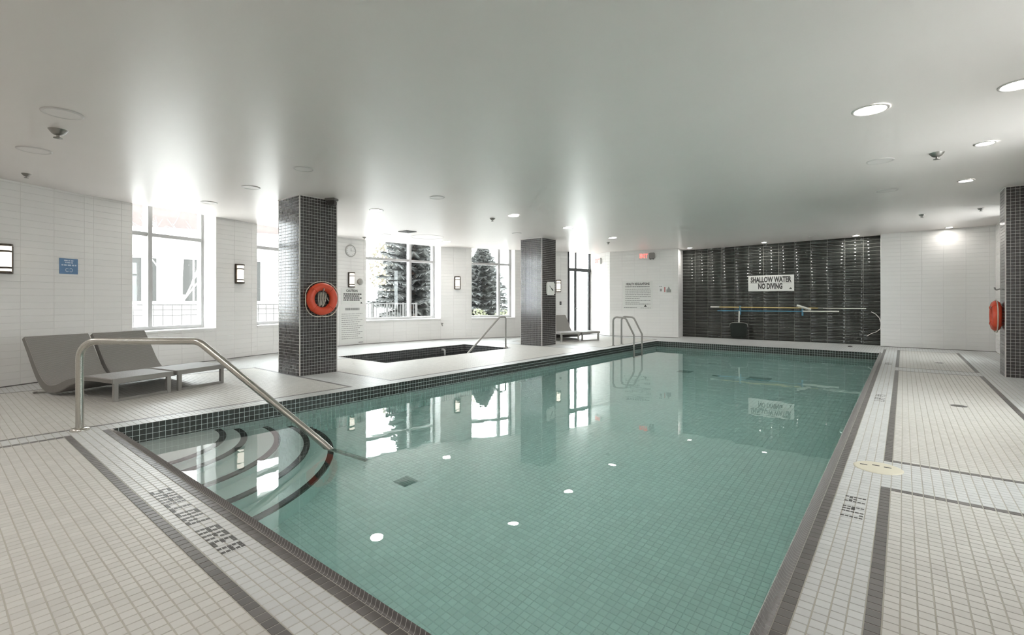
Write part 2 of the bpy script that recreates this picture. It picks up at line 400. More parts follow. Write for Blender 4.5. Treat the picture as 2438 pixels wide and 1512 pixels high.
# mosaic lettering set in the deck (5 cells high)
GLY = {'S':'111 100 111 001 111','H':'101 101 111 101 101','A':'111 101 111 101 101','L':'100 100 100 100 111','O':'111 101 101 101 111',
       'W':'10001 10001 10101 10101 11011','R':'111 101 110 101 101','E':'111 100 110 100 111','1':'1 1 1 1 1','.':'0 0 0 0 1','4':'101 101 111 001 001','M':'10001 11011 10101 10001 10001',' ':'00 00 00 00 00'}
def mosaic(txt, name, ox, oy, ux, uy, cu, cv, label):
    """ox,oy top-left cell corner; ux the reading direction, uy the down direction"""
    L = []; k = 0
    for ch in txt:
        rows = GLY[ch].split(); w = len(rows[0])
        for r, row in enumerate(rows):
            for c_, bit in enumerate(row):
                if bit == '1':
                    px = ox + ux[0]*cu*(k+c_) + uy[0]*cv*r; py = oy + ux[1]*cu*(k+c_) + uy[1]*cv*r
                    qx = px + ux[0]*cu + uy[0]*cv; qy = py + ux[1]*cu + uy[1]*cv
                    x0, x1 = sorted((px, qx)); y0, y1 = sorted((py, qy))
                    L.append(((x0+.0012, y0+.0012, -0.0004), (1,0,0), (0,1,0), (0,0,1), x1-x0-.0024, y1-y0-.0024, 0))
        k += w + 1
    o = bpy.data.objects.new(name, tile_mesh(name, L, 0.0012, 0.0008, ['ink_tile'])); C.objects.link(o); o.parent = floor
    tag(o, label)
M['ink_tile'] = mat('black_mosaic', (0.055, 0.052, 0.048), 0.4, var=0.1)
mosaic('SHALLOW AREA', 'deck_lettering', -3.055, 0.8405, (1,0), (0,-1), 0.0202, 0.0184, 'black mosaic words SHALLOW AREA in the near deck')
mosaic('1.14 M', 'deck_lettering', -0.232, 2.716, (0,1), (1,0), 0.0163, 0.0175, 'black mosaic depth mark 1.14 M in the right deck')
mosaic('1.14 M', 'deck_lettering', -0.232, 6.05, (0,1), (1,0), 0.0235, 0.0175, 'black mosaic depth mark further along the right deck')
mosaic('1.14 M', 'deck_lettering', -0.232, 9.6, (0,1), (1,0), 0.018, 0.0175, 'farthest small mosaic depth mark of the right deck')

# ------------------------------------------------------------------ ceiling
bm = bmesh.new(); vs = [bm.verts.new((x, y, 0)) for x, y in OUT]; face = bm.faces.new(vs)
bmesh.ops.bisect_plane(bm, geom=bm.verts[:]+bm.edges[:]+bm.faces[:], plane_co=(-6.2,0,0), plane_no=(1,0,0))
bmesh.ops.triangulate(bm, faces=bm.faces[:])
for v in bm.verts: v.co.z = ceil_z(v.co.x)
r = bmesh.ops.extrude_face_region(bm, geom=bm.faces[:])
for v in [g for g in r['geom'] if isinstance(g, bmesh.types.BMVert)]: v.co.z = ZT + 0.02
bmesh.ops.recalc_face_normals(bm, faces=bm.faces[:])
ceiling = struct(MB().bm(bm).build('ceiling', 'ceiling'))
bigout = []
n_ = len(OUT)
for i in range(n_):
    a, b_, c_ = OUT[i-1], OUT[i], OUT[(i+1)%n_]
    n1, _ = nrm_out(a, b_); n2, _ = nrm_out(b_, c_); n = (n1+n2)
    if n.length < 0.2: n = n1
    n.normalize(); bigout.append(off(b_, n, 0.75))
bigout = [p for i, p in enumerate(bigout) if i not in (11, 13, 14, 15, 16)]
roof = struct(MB().prism(bigout, ZT, ZT+0.12).build('roof_slab', 'plaster'))

# ------------------------------------------------------------------ walls
def wall_piece(mb, a, b, z0, z1, th=WT):
    n, t = nrm_out(a, b); mb.prism([a, b, off(b, n, th), off(a, n, th)][::-1], z0, z1)
piers = [(V0,V1),(V1,V2),(V3,V4),(V5,V6),(V7,V8),(V9,D0)]
wins = [(V2,V3),(V4,V5),(V6,V7),(V8,V9)]
nD, tD = nrm_out(D0, D1); nE, tE = nrm_out(E0, E1); nS, tS = nrm_out(D1, E0)
TU, TV, TG = 0.345, 0.0823, 0.0018
def wall_tiles(a, b, z0, z1, tu=TU, tv=TV, tg=TG):
    n, t = nrm_out(a, b); L = math.hypot(b[0]-a[0], b[1]-a[1]); out = []; s = 0.0
    while s < L-1e-4:
        sa, sb = s, min(s+tu, L); z = 0.0
        while z < z1-1e-4:
            za, zb = max(z, z0), min(z+tv, z1)
            if zb > za+0.006 and sb > sa+0.01:
                p = (a[0]+t.x*(sa+tg/2), a[1]+t.y*(sa+tg/2), za+tg/2)
                out.append((p, (t.x,t.y,0), (0,0,1), (-n.x,-n.y,0), sb-sa-tg, zb-za-tg, 0))
            z += tv
        s += tu
    return out
for (a, b), ns in zip(piers, (110, 25, 40, 30, 25, 10)):
    m = MB(); wall_piece(m, a, b, -0.05, ZT); w = struct(m.build('wall_left', 'wall_grout'))
    lay_tiles(w, wall_tiles(a, b, 0, min(ceil_z(a[0]), ceil_z(b[0]))), ['wall_tile'], t=0.003, b=0.0015, single=ns)
for (a, b), ns in zip(wins, (16, 10, 12, 8)):
    m = MB(); wall_piece(m, a, b, -0.05, SILL); w = struct(m.build('wall_left', 'wall_grout'))
    lay_tiles(w, wall_tiles(a, b, 0, SILL), ['wall_tile'], t=0.003, b=0.0015, single=ns)
# side wall of the door recess, then the wall towards the back with its return into the tiled niche
w = struct(MB().prism([D1, E0, off(E0, nE, 0.3), off(D1, nS, 0.3)][::-1], -0.05, ZT).build('wall_left', 'wall_grout'))
lay_tiles(w, wall_tiles(D1, E0, 0, ceil_z(D1[0])), ['wall_tile'], t=0.003, b=0.0015, single=10)
w = struct(MB().prism([E0, E1, N0, off(N0, Vector((0,1)), 0.2), off(E0, nE, 0.9)][::-1], -0.05, ZT).build('wall_left', 'wall_grout'))
lay_tiles(w, wall_tiles(E0, E1, 0, ceil_z(E0[0])) + wall_tiles(E1, N0, 0, ceil_z(N0[0])), ['wall_tile'], t=0.003, b=0.0015, single=60)
# back wall: black tiled niche and white wall on the right
wb = MB(); wall_piece(wb, N0, N1, -0.05, ZT, 0.3); wall_back = struct(wb.build('wall_back', 'niche_grout'))
nt_ = wall_tiles(N0, N1, 0, ceil_z(N1[0]), 4.49/13, 0.0826, 0.005)
lay_tiles(wall_back, nt_, ['niche_tile'], t=0.006, b=0.003, single=300)
wr = MB(); wr.prism([N1, R0, R1, (1.8,13.45), (1.8,14.0), (-0.37,14.0)][::-1], -0.05, ZT)
wall_corner = struct(wr.build('wall_back_right', 'wall_grout'))
lay_tiles(wall_corner, wall_tiles(R0, R1, 0, ceil_z(-0.39)) + wall_tiles(N1, R0, 0, ceil_z(-0.39)), ['wall_tile'], t=0.003, b=0.0015, single=300)
RW = [(R1,(1.42,11.9)),((1.42,10.9),(1.42,6.4)),((1.42,5.3),(1.42,3.8)),((1.42,2.9),B1)]
RO = [((1.42,11.9),(1.42,10.9)),((1.42,6.4),(1.42,5.3)),((1.42,3.8),(1.42,2.9))]  # openings added in the unseen wall to let in extra daylight
ws = MB()
for p, q in RW: wall_piece(ws, p, q, -0.05, ZT, 0.38)
for p, q in RO: wall_piece(ws, p, q, -0.05, SILL, 0.38)
wall_right = struct(ws.build('wall_right', 'wall_grout'))
rt = []
for p, q in RW: rt += wall_tiles(p, q, 0, ceil_z(1.42))
for p, q in RO: rt += wall_tiles(p, q, 0, SILL)
lay_tiles(wall_right, rt, ['wall_tile'], t=0.003, b=0.0015, single=60)
wf = MB(); wall_piece(wf, B1, V0, -0.05, ZT, 0.3); wall_front = struct(wf.build('wall_front', 'plaster'))
# dark skirting strip where the walls meet the deck
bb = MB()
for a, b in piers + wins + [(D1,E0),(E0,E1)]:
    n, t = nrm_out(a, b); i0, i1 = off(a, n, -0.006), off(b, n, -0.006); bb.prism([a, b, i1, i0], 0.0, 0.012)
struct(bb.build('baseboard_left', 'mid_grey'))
bb = MB(); bb.box(-0.39, 1.42, 13.33, 13.352, 0, 0.010); struct(bb.build('baseboard_back', 'mid_grey'))

# ------------------------------------------------------------------ windows
def window(i, a, b, mull, label):
    n, t = nrm_out(a, b); L = math.hypot(b[0]-a[0], b[1]-a[1]); rz = math.atan2(t.y, t.x); D = 0.36
    root = MB(); fw, fd = 0.055, 0.12; zt = 2.56
    root.bbox(0.0, fw, D-fd/2, D+fd/2, SILL+0.03, zt, 0.006); root.bbox(L-fw, L, D-fd/2, D+fd/2, SILL+0.03, zt, 0.006)
    root.bbox(fw, L-fw, D-fd/2, D+fd/2, zt-fw, zt, 0.006); root.bbox(fw, L-fw, D-fd/2, D+fd/2, SILL+0.03, SILL+0.03+fw, 0.006)
    w = struct(root.build('window_%d' % i, 'frame_white')); w.location = (a[0]*K, a[1]*K, 0); w.rotation_euler = (0,0,rz); tag(w, label)
    m = L*mull
    MB().bbox(m-0.03, m+0.03, D-0.115, D+0.035, SILL+0.08, zt-fw, 0.006).build('mullion', 'frame_white', w)
    tr = MB().bbox(fw, m-0.03, D-0.09, D+0.03, 2.0, 2.06, 0.006).bbox(m+0.03, L-fw, D-0.09, D+0.03, 2.0, 2.055, 0.006).build('transom', 'frame_white', w)
    for x0, x1 in ((fw, m-0.03), (m+0.03, L-fw)):
        for z0, z1 in ((SILL+0.08, 2.0), (2.055, zt-fw)):
            MB().box(x0, x1, D-0.004, D+0.004, z0, z1).build('pane', 'pane', w)
    MB().bbox(-0.0, L, -0.02, D-0.03, SILL, SILL+0.03, 0.006).build('window_sill', 'plaster', w)
    MB().box(-0.012, 0.0, 0.0, WT, SILL, ZT).build('reveal_lining', 'plaster', w)
    MB().box(L, L+0.012, 0.0, WT, SILL, ZT).build('reveal_lining', 'plaster', w)
    return w
window(1, V2, V3, 0.30, 'tall white framed window nearest the two loungers')
window(2, V4, V5, 0.62, 'white framed window partly hidden by the ringed dark column')
window(3, V6, V7, 0.635, 'white framed window with conifers outside, left of the slim sconce pier')
window(4, V8, V9, 0.70, 'white framed window beside the far dark column')

for i_, (p_, q_) in enumerate(RO): window(5+i_, p_, q_, 0.5, 'added unseen white framed window in the right wall, for fill daylight')  # unseen windows, added to fill the room with daylight

# door recess: black framed glazing
dL = math.hypot(D1[0]-D0[0], D1[1]-D0[1])
dm = MB(); zt = 2.5
for x in (0.0, 0.30, dL-0.075): dm.bbox(x, x+0.06, -0.03, 0.03, 0, 1.90, 0.004)
for x in (0.0, 0.33, dL-0.05): dm.bbox(x, x+0.035, -0.03, 0.03, 1.95, zt, 0.004)
dm.bbox(0, dL, -0.04, 0.035, 1.87, 1.96, 0.006); dm.bbox(0, dL, -0.03, 0.03, 0.0, 0.09, 0.004)
door = struct(dm.build('door_1', 'black_metal')); door.location = (D0[0]*K, D0[1]*K, 0); door.rotation_euler = (0,0,math.atan2(tD.y,tD.x))
tag(door, 'black framed glass door with transom lights behind the far lounger')
for x0, x1, z0, z1 in ((0.06,0.30,0.09,1.87),(0.36,dL-0.075,0.09,1.87),(0.035,0.33,1.96,zt),(0.365,dL-0.05,1.96,zt)):
    MB().box(x0, x1, -0.004, 0.004, z0, z1).build('pane', 'pane', door)
MB().tube(pipe([(0.33,-0.03,0.68),(0.33,-0.075,0.68),(0.33,-0.075,0.90),(0.33,-0.03,0.90)], 0.015), 0.009).build('door_handle', 'steel', door)
MB().bbox(0.31, 0.35, -0.075, -0.03, 0.76, 0.81, 0.004).build('lock_case', 'frame_white', door)

# ------------------------------------------------------------------ swimming pool
pool = thing('swimming_pool', 'long rectangular indoor pool with green water and a dark tiled waterline', 'swimming pool')
x0, x1, y0, y1 = POOL
bs = MB()
bs.box(x0-0.12, x1+0.1, y0-0.1, y1+0.1, PF-0.12, PF-0.002)
bs.box(x0-0.12, x0-0.0045, y0-0.1, y1+0.1, PF, -0.06); bs.box(x1+0.0045, x1+0.1, y0-0.1, y1+0.1, PF, -0.004)
bs.box(x0, x1, y0-0.1, y0-0.0045, PF, -0.004); bs.box(x0, x1, y1+0.0045, y1+0.1, PF, -0.06)
bs.box(x0-0.12, x0-0.0045, y0-0.1, y1+0.1, -0.06, -0.0019); bs.box(x0, x1, y1+0.0045, y1+0.1, -0.06, -0.0019)
bs.build('basin', 'pool_grout', pool)
pt = []; P2 = 0.0446
nx = int(round((x1-x0)/P2)); ny = int(round((y1-y0)/P2)); px_, py_ = (x1-x0)/nx, (y1-y0)/ny; g = 0.0034
for i in range(nx):
    for j in range(ny): pt.append(((x0+i*px_+g/2, y0+j*py_+g/2, PF-0.002), (1,0,0), (0,1,0), (0,0,1), px_-g, py_-g, 0))
nz = 24; pz = (0.0-PF)/nz
for k in range(nz):
    z = -(k+1)*pz; mi = 1 if k < 4 else 0
    for j in range(ny):
        pt.append(((x0-0.0045, y0+j*py_+g/2, z+g/2), (0,1,0), (0,0,1), (1,0,0), py_-g, pz-g, mi))
        pt.append(((x1+0.0045, y0+(j+1)*py_-g/2, z+g/2), (0,-1,0), (0,0,1), (-1,0,0), py_-g, pz-g, mi))
    for i in range(nx):
        pt.append(((x0+(i+1)*px_-g/2, y0-0.0045, z+g/2), (-1,0,0), (0,0,1), (0,1,0), px_-g, pz-g, mi))
        pt.append(((x0+i*px_+g/2, y1+0.0045, z+g/2), (1,0,0), (0,0,1), (0,-1,0), px_-g, pz-g, mi))
band = [q for q in pt if q[6] == 1 and q[3] == (1,0,0)]
rest_pt = [q for q in pt if not (q[6] == 1 and q[3] == (1,0,0))]
lay_tiles(pool, band, ['pool_tile','band_tile'], t=0.003, b=0.0014, single=300, field='waterline_tiles')
lay_tiles(pool, rest_pt, ['pool_tile','band_tile'], t=0.003, b=0.0014, single=0, field='basin_tiles')
# raised rounded lip along the near and right edges, one curved mosaic piece after another
prof = [(0.0,0.0),(0.3,0.06),(0.55,0.28),(0.72,0.62),(0.84,0.92),(0.93,1.0)]
def lip(name, base, run, rise, A, B, axis):
    mb = MB(); gr = MB(); L = B-A; n = int(L/0.0222); pch = L/n
    def pt3(u, h, s):
        hh = h*rise*(min(1.0, max(0.06, (s-A)/0.3)) if (axis == 'x' and h > -1) else 1.0)
        return (s, base+u*run, hh) if axis == 'x' else (base-u*run, s, hh)
    for k in range(n):
        s0, s1 = A+k*pch+0.001, A+(k+1)*pch-0.001
        vs = []; 
        for s in (s0, s1): vs += [pt3(u, h, s) for u, h in prof]
        m = len(prof); fs = [(i, i+1, m+i+1, m+i) for i in range(m-1)]
        mb.add(vs, fs, 0, True)
    o1 = mb.build(name, 'dark_tile', pool); o1['kind'] = 'stuff'
    st_ = [A, A+0.1, A+0.2, A+0.3, B]
    gr.ribbon([[pt3(u, h-0.03, s) for u, h in prof] + [pt3(0.9, 1.0, s), pt3(1.0, 0.9, s), pt3(1.0, -3.0, s), pt3(0.0, -3.0, s)] for s in st_], None)
    gr.build('lip_bed', 'col_grout', pool)
lip('lip_tiles', 0.9273, 0.0157, 0.025, x0+0.01, x1+0.036, 'x')
lip('lip_tiles', -0.3165, 0.0355, 0.025, y0-0.01, y1, 'y')
# curved corner steps with dark nosings
for r_, z in ((0.77,-0.22),(0.93,-0.33),(1.19,-0.47),(1.43,-0.63),(1.63,-0.83)):
    pts = [(x0, y0)] + [(x0+r_*math.sin(a), y0+r_*math.cos(a)) for a in np.linspace(PI/2, 0, 37)]
    st = MB().prism(pts, PF-0.001, z).build('step', 'pool_tile', pool)
    ns = MB(); A_ = np.linspace(0, PI/2, 49)
    ri, ro = r_-0.048, r_+0.003
    vs = []
    for a in A_:
        s_, c_ = math.sin(a), math.cos(a)
        for rr, zz in ((ri, z-0.004),(ri, z+0.003),(ro, z+0.003),(ro, z-0.03)): vs.append((x0+rr*s_, y0+rr*c_, zz))
    fs = []
    for k in range(len(A_)-1):
        for i in range(4): fs.append((k*4+i, k*4+(i+1)%4, (k+1)*4+(i+1)%4, (k+1)*4+i))
    ns.add(vs, fs); ns.build('step_nosing', 'band_tile', st)
for cx_, cy_, s in ((-1.86,8.77,0.17),(-3.09,8.79,0.12),(-2.51,8.67,0.06),(-3.18,2.52,0.07)):
    d = MB(); d.box(cx_-s, cx_+s, cy_-s, cy_+s, PF, PF+0.012)
    for k in range(5): d.box(cx_-s*0.9, cx_+s*0.9, cy_-s*0.9+k*s*0.38, cy_-s*0.9+k*s*0.38+s*0.2, PF+0.012, PF+0.018)
    d.build('floor_drain', 'drain_grey', pool)
wm = MB(); wm.box(x0-0.003, x1+0.003, y0-0.003, y1+0.003, PF-0.02, WL)
wo = wm.build('pool_water', 'water', pool); tag(wo, 'clear green water surface reflecting windows and columns')

# ------------------------------------------------------------------ spa
spa = thing('spa_pool', 'sunken square hot tub lined with dark mosaic between the two left columns', 'hot tub')
a0, a1, b0, b1 = SPA; SF = -0.75
sp = MB(); sp.box(a0-0.08, a1+0.08, b0-0.08, b1+0.08, SF-0.08, SF)
sp.box(a0-0.08, a0-0.004, b0-0.08, b1+0.08, SF, -0.06); sp.box(a1+0.004, a1+0.08, b0-0.08, b1+0.08, SF, -0.06)
sp.box(a0, a1, b0-0.08, b0-0.004, SF, -0.06); sp.box(a0, a1, b1+0.004, b1+0.08, SF, -0.06)
sp.box(a0-0.04, a0-0.004, b0-0.04, b1+0.04, -0.06, -0.0019); sp.box(a1+0.004, a1+0.04, b0-0.04, b1+0.04, -0.06, -0.0019)
sp.box(a0, a1, b0-0.04, b0-0.004, -0.06, -0.0019); sp.box(a0, a1, b1+0.004, b1+0.04, -0.06, -0.0019)
sp.build('basin', 'col_grout', spa)
stl = []; ny = int(round((b1-b0)/0.0444)); nx = int(round((a1-a0)/0.0444)); qy = (b1-b0)/ny; qx = (a1-a0)/nx; nz = 16; qz = -SF/nz
for k in range(nz):
    z = -(k+1)*qz
    for j in range(ny):
        stl.append(((a0-0.004, b0+j*qy+g/2, z+g/2), (0,1,0), (0,0,1), (1,0,0), qy-g, qz-g, 0))
        stl.append(((a1+0.004, b0+(j+1)*qy-g/2, z+g/2), (0,-1,0), (0,0,1), (-1,0,0), qy-g, qz-g, 0))
    for i in range(nx):
        stl.append(((a0+(i+1)*qx-g/2, b0-0.004, z+g/2), (-1,0,0), (0,0,1), (0,1,0), qx-g, qz-g, 0))
        stl.append(((a0+i*qx+g/2, b1+0.004, z+g/2), (1,0,0), (0,0,1), (0,-1,0), qx-g, qz-g, 0))
for i in range(nx):
    for j in range(ny): stl.append(((a0+i*qx+g/2, b0+j*qy+g/2, SF), (1,0,0), (0,1,0), (0,0,1), qx-g, qy-g, 0))
lay_tiles(spa, stl, ['spa_tile'], t=0.003, b=0.0014, single=0, field='mosaic_lining')
MB().box(a0+0.0, a0+0.35, b0, b1, SF+0.003, -0.42).box(a1-0.35, a1, b0, b1, SF+0.003, -0.42).build('bench', 'spa_tile', spa)
MB().box(a0-0.003, a1+0.003, b0-0.003, b1+0.003, SF-0.02, -0.17).build('spa_water', 'spa_water', spa)
MB().tube(pipe([(-7.89,7.25,-0.07),(-7.80,7.25,-0.07),(-7.80,7.25,-0.2)], 0.03), 0.022).build('return_pipe', 'frame_white', spa)

# ------------------------------------------------------------------ columns
def column(x0, x1, y0, y1, label, single):
    zt = ceil_z((x0+x1)/2) + 0.004
    t = thing('column', label, 'column', ((x0+x1)/2, (y0+y1)/2, 0), 0, 'mosaic clad columns')
    lx, ly, lz = (x0+x1)/2, (y0+y1)/2, 0
    MB().box(x0-lx+.003, x1-lx-.003, y0-ly+.003, y1-ly-.003, -0.0015, zt).build('core', 'col_grout', t)
    P = 0.0418; rows = int(round(zt/P)); pz = zt/rows; out = []; gg = 0.0036
    e = 0.012
    nx = int(round((x1-x0-2*e)/P)); ny = int(round((y1-y0-2*e)/P)); qx = (x1-x0-2*e)/nx; qy = (y1-y0-2*e)/ny
    for k in range(rows):
        z = k*pz+gg/2
        for i in range(nx):
            out.append(((x0+e+i*qx+gg/2, y0+.003, z), (1,0,0), (0,0,1), (0,-1,0), qx-gg, pz-gg, 0))
            out.append(((x0+e+(i+1)*qx-gg/2, y1-.003, z), (-1,0,0), (0,0,1), (0,1,0), qx-gg, pz-gg, 0))
        for j in range(ny):
            out.append(((x1-.003, y0+e+j*qy+gg/2, z), (0,1,0), (0,0,1), (1,0,0), qy-gg, pz-gg, 0))
            out.append(((x0+.003, y0+e+(j+1)*qy-gg/2, z), (0,-1,0), (0,0,1), (-1,0,0), qy-gg, pz-gg, 0))
    lay_tiles(t, out, ['col_tile'], t=0.0028, b=0.0012, single=single, field='mosaic_tiles', ploc=(lx,ly,0))
    for sx, sy in ((x0,y0),(x1,y0),(x1,y1),(x0,y1)):
        cx_ = sx-lx; cy_ = sy-ly; dx = 0.01 if sx == x0 else -0.01; dy = 0.01 if sy == y0 else -0.01
        MB().box(min(cx_,cx_+dx), max(cx_,cx_+dx), min(cy_,cy_+dy), max(cy_,cy_+dy), 0, zt).build('corner_trim', 'trim', t)
    MB().box(x0-lx-.006, x1-lx+.006, y0-ly-.006, y1-ly+.006, zt-0.014, zt-0.002).build('top_trim', 'trim', t)
    return t
column(-6.825, -6.225, 3.175, 3.725, 'dark mosaic column carrying the orange life ring seen face on', 300)
column(-6.84, -6.235, 8.715, 9.27, 'far dark mosaic column with the small square clock', 0)
column(1.035, 1.65, 9.0, 9.43, 'dark mosaic column built into the right wall, life ring on its side', 300)

# ------------------------------------------------------------------ wall fittings
def on_wall(a, b, s, z):
    n, t = nrm_out(a, b); return (a[0]+t.x*s - n.x*0.003, a[1]+t.y*s - n.y*0.003, z), math.atan2(t.y, t.x)
def sconce(a, b, s, z, label):
    loc, rz = on_wall(a, b, s, z)
    t = thing('wall_sconce', label, 'wall lamp', loc, rz, 'bronze wall sconces')
    MB().bbox(-0.085, 0.085, -0.03, 0, -0.172, 0.172, 0.005).build('backplate', 'bronze', t)
    def half(r, z0, z1, y=-0.03):
        m = MB(); A = np.linspace(0, PI, 15); top = [(r*math.cos(q), y-r*1.15*math.sin(q)) for q in A]; m.prism(top[::-1], z0, z1); return m
    half(0.056, -0.145, 0.145).build('glass_shade', 'sconce_glass', t)
    half(0.068, 0.145, 0.17).build('top_cap', 'bronze', t); half(0.068, -0.17, -0.145).build('bottom_cap', 'bronze', t)
    for zz in (0.085, -0.105): half(0.061, zz-0.011, zz+0.011).build('band', 'bronze', t)
    return t
sconce(V0, V1, 3.975, 1.49, 'lit bronze wall sconce cut by the photo edge, left of the blue sign')
sconce(V3, V4, 0.43, 1.48, 'lit bronze wall sconce on the pier between the first two windows')
sconce(V5, V6, 0.69, 1.48, 'lit bronze wall sconce above the caution notice')
sconce(V7, V8, 0.45, 1.48, 'lit bronze wall sconce on the slim pier between conifer windows')
sconce(V9, D0, 1.30, 1.43, 'lit sconce peeping out behind the far column')
def clock_round(a, b, s, z):
    loc, rz = on_wall(a, b, s, z); t = thing('wall_clock', 'round grey wall clock above the sconce and caution notice', 'clock', loc, rz)
    MB().lathe([(0.0,0.0),(0.135,0.0),(0.14,0.012),(0.135,0.03),(0.118,0.034),(0.116,0.024)], 36, axis='y').build('bezel', 'light_grey', t)
    MB().lathe([(0.0,0.022),(0.118,0.022)], 36, axis='y').build('dial', 'plaster', t)
    h = MB(); h.box(-0.004, 0.004, -0.03, -0.026, -0.01, 0.06); h.build('hour_hand', 'grey_ink', t)
    h = MB(); h.box(-0.01, 0.085, -0.034, -0.03, -0.003, 0.003); h.build('minute_hand', 'grey_ink', t)
    m = MB()
    for k in range(12):
        q = k*PI/6; x, z_ = 0.1*math.sin(q), 0.1*math.cos(q); m.box(x-0.004, x+0.004, -0.026, -0.022, z_-0.008, z_+0.008)
    m.build('hour_marks', 'grey_ink', t)
clock_round(V5, V6, 0.67, 2.135)
loc, rz = on_wall(V5, V6, 0.92, 1.445); t = thing('alarm_bell', 'small round grey alarm bell right of the sconce', 'alarm', loc, rz)
MB().lathe([(0,0),(0.05,0),(0.05,0.015),(0.075,0.02),(0.07,0.05),(0.04,0.07),(0,0.075)], 28, axis='y').build('gong', 'grey_metal', t)
MB().box(-0.03, 0.03, -0.02, 0, -0.05, 0.05).build('backplate', 'mid_grey', t)
# signs
def board(name, label, cat, loc, rz, w, h, m='white_sign', th=0.008):
    t = thing(name, label, cat, loc, rz); MB().bbox(-w/2, w/2, -th, 0, -h/2, h/2, 0.002).build('panel', m, t); return t
loc, rz = on_wall(V0, V1, 4.645, 1.45); t = board('blue_sign', 'small blue printed sign on the white wall above the loungers', 'sign', loc, rz, 0.21, 0.2, 'blue_sign')
pr = MB()
for i, (wd, zz, hh) in enumerate(((0.11,0.072,0.016),(0.09,0.046,0.016),(0.17,0.014,0.018))): wline(pr, -wd/2, wd/2, zz, hh, -0.0085, 30+i)
pr.build('print', 'light_print', t)
for sg in (-1, 1):
    pr = MB(); A = np.linspace(0.6, 2*PI-0.6, 12) if sg < 0 else np.linspace(PI+0.6, 3*PI-0.6, 12)
    pr.tube([(sg*0.022+0.017*math.cos(q), -0.0095, -0.05+0.022*math.sin(q)) for q in A], 0.004, 6); pr.build('curved_arrow', 'light_print', t)
loc, rz = on_wall(V5, V6, 0.73, 1.105); t = board('caution_notice', 'white notice headed CAUTION under the middle sconce', 'sign', loc, rz, 0.60, 0.36)
pr = MB(); text_on(pr, 'CAUTION', 0.075, -0.02, 0.125, -0.009, 0.30, bold=0.002); pr.build('heading', 'ink', t); pr = MB()
for k in range(4): wline(pr, -0.24, 0.24-0.05*(k%2), 0.055-0.045*k, 0.026, -0.0085, k)
pr.build('print', 'ink', t); MB().prism([(0.21,-0.16),(0.26,-0.16),(0.225,-0.115)], 0.008, 0.0095).build('logo_mark', 'ink', t).rotation_euler = (PI/2, 0, 0)
loc, rz = on_wall(V5, V6, 0.72, 0.45); t = board('spa_rules_board', 'tall pale rules board below the caution notice', 'sign', loc, rz, 0.66, 0.86)
pr = MB(); wline(pr, -0.19, 0.19, 0.37, 0.055, -0.0085, 91)
for k in range(13): wline(pr, -0.28, 0.27-0.12*((k*7)%3)/2, 0.26-0.046*k, 0.012, -0.0085, 50+k)
pr.build('print', 'grey_ink', t)
pr = MB(); wline(pr, 0.17, 0.29, -0.395, 0.014, -0.0085, 7); pr.build('footer_print', 'ink', t)
loc, rz = on_wall(E0, E1, 0.78, 1.17); t = board('pool_rules_board', 'large white HEALTH REGULATIONS notice behind the pool ladder', 'sign', loc, rz, 0.82, 0.78)
pr = MB(); text_on(pr, 'HEALTH REGULATIONS', 0.085, 0, 0.31, -0.009, 0.64, bold=0.0025); pr.build('heading', 'ink', t)
pr = MB(); wline(pr, -0.34, 0.32, 0.235, 0.03, -0.0085, 11)
for k in range(9): wline(pr, -0.34, 0.35-0.3*(k in (5,7)), 0.165-0.052*k, 0.02, -0.0085, 12+k)
wline(pr, -0.38, -0.02, -0.35, 0.02, -0.0085, 33); wline(pr, 0.08, 0.36, -0.36, 0.014, -0.0085, 34); pr.build('print', 'grey_ink', t)
pr = MB(); pr.add([(0.17,-0.0095,-0.33),(0.25,-0.0095,-0.33),(0.21,-0.0095,-0.265)], [(0,1,2)]); pr.build('logo_mark', 'ink', t)
loc, rz = on_wall(E0, E1, 1.40, 1.34); t = board('small_notice', 'narrow pale notice right of the health regulations', 'sign', loc, rz, 0.13, 0.24, 'plaster')
pr = MB(); pr.box(-0.02, 0.03, -0.0095, -0.008, -0.07, 0.0); pr.build('pictogram', 'grey_ink', t); pr = MB(); wline(pr, -0.04, 0.04, 0.06, 0.015, -0.0085, 3); pr.build('print', 'grey_ink', t)
loc, rz = on_wall(E0, E1, 1.58, 1.33); t = board('pictogram_notice', 'small white notice with a red strip and dark pictogram beside the black tiles', 'sign', loc, rz, 0.22, 0.25)
pr = MB(); pr.box(-0.085, -0.06, -0.0095, -0.008, -0.08, 0.06); pr.build('red_strip', 'red_print', t)
pr = MB(); pr.box(-0.03, 0.09, -0.0095, -0.008, -0.09, -0.01); pr.add([(-0.01,-0.0095,-0.01),(0.07,-0.0095,-0.01),(0.03,-0.0095,0.075)], [(0,1,2)]); pr.build('pictogram', 'grey_ink', t)
t = board('no_diving_sign', 'white SHALLOW WATER NO DIVING sign on the black tiles', 'sign', (-2.62, 13.642, 1.457), 0, 1.044, 0.405, th=0.012)
pr = MB(); text_on(pr, 'SHALLOW WATER', 0.17, 0, 0.085, -0.013, 0.93, bold=0.007, yscale=1.12); text_on(pr, 'NO DIVING', 0.17, -0.01, -0.085, -0.013, 0.55, bold=0.007, yscale=1.12)
pr.box(-0.47, 0.47, -0.0138, -0.0125, -0.002, 0.003)
pr.add([(0.41,-0.0136,-0.155),(0.48,-0.0136,-0.155),(0.45,-0.0136,-0.11)], [(0,1,2)]); pr.build('lettering', 'ink', t)
def exit_sign(loc, rz, w, h, label):
    t = thing('exit_sign', label, 'exit sign', loc, rz, 'red exit signs')
    MB().bbox(-w/2, w/2, -0.05, 0, -h/2, h/2, 0.006).build('housing', 'white_sign', t)
    m = MB(); text_on(m, 'EXIT', h*0.95, 0, 0, -0.052, w*0.82, bold=0.006); m.build('lettering', 'red_sign', t)
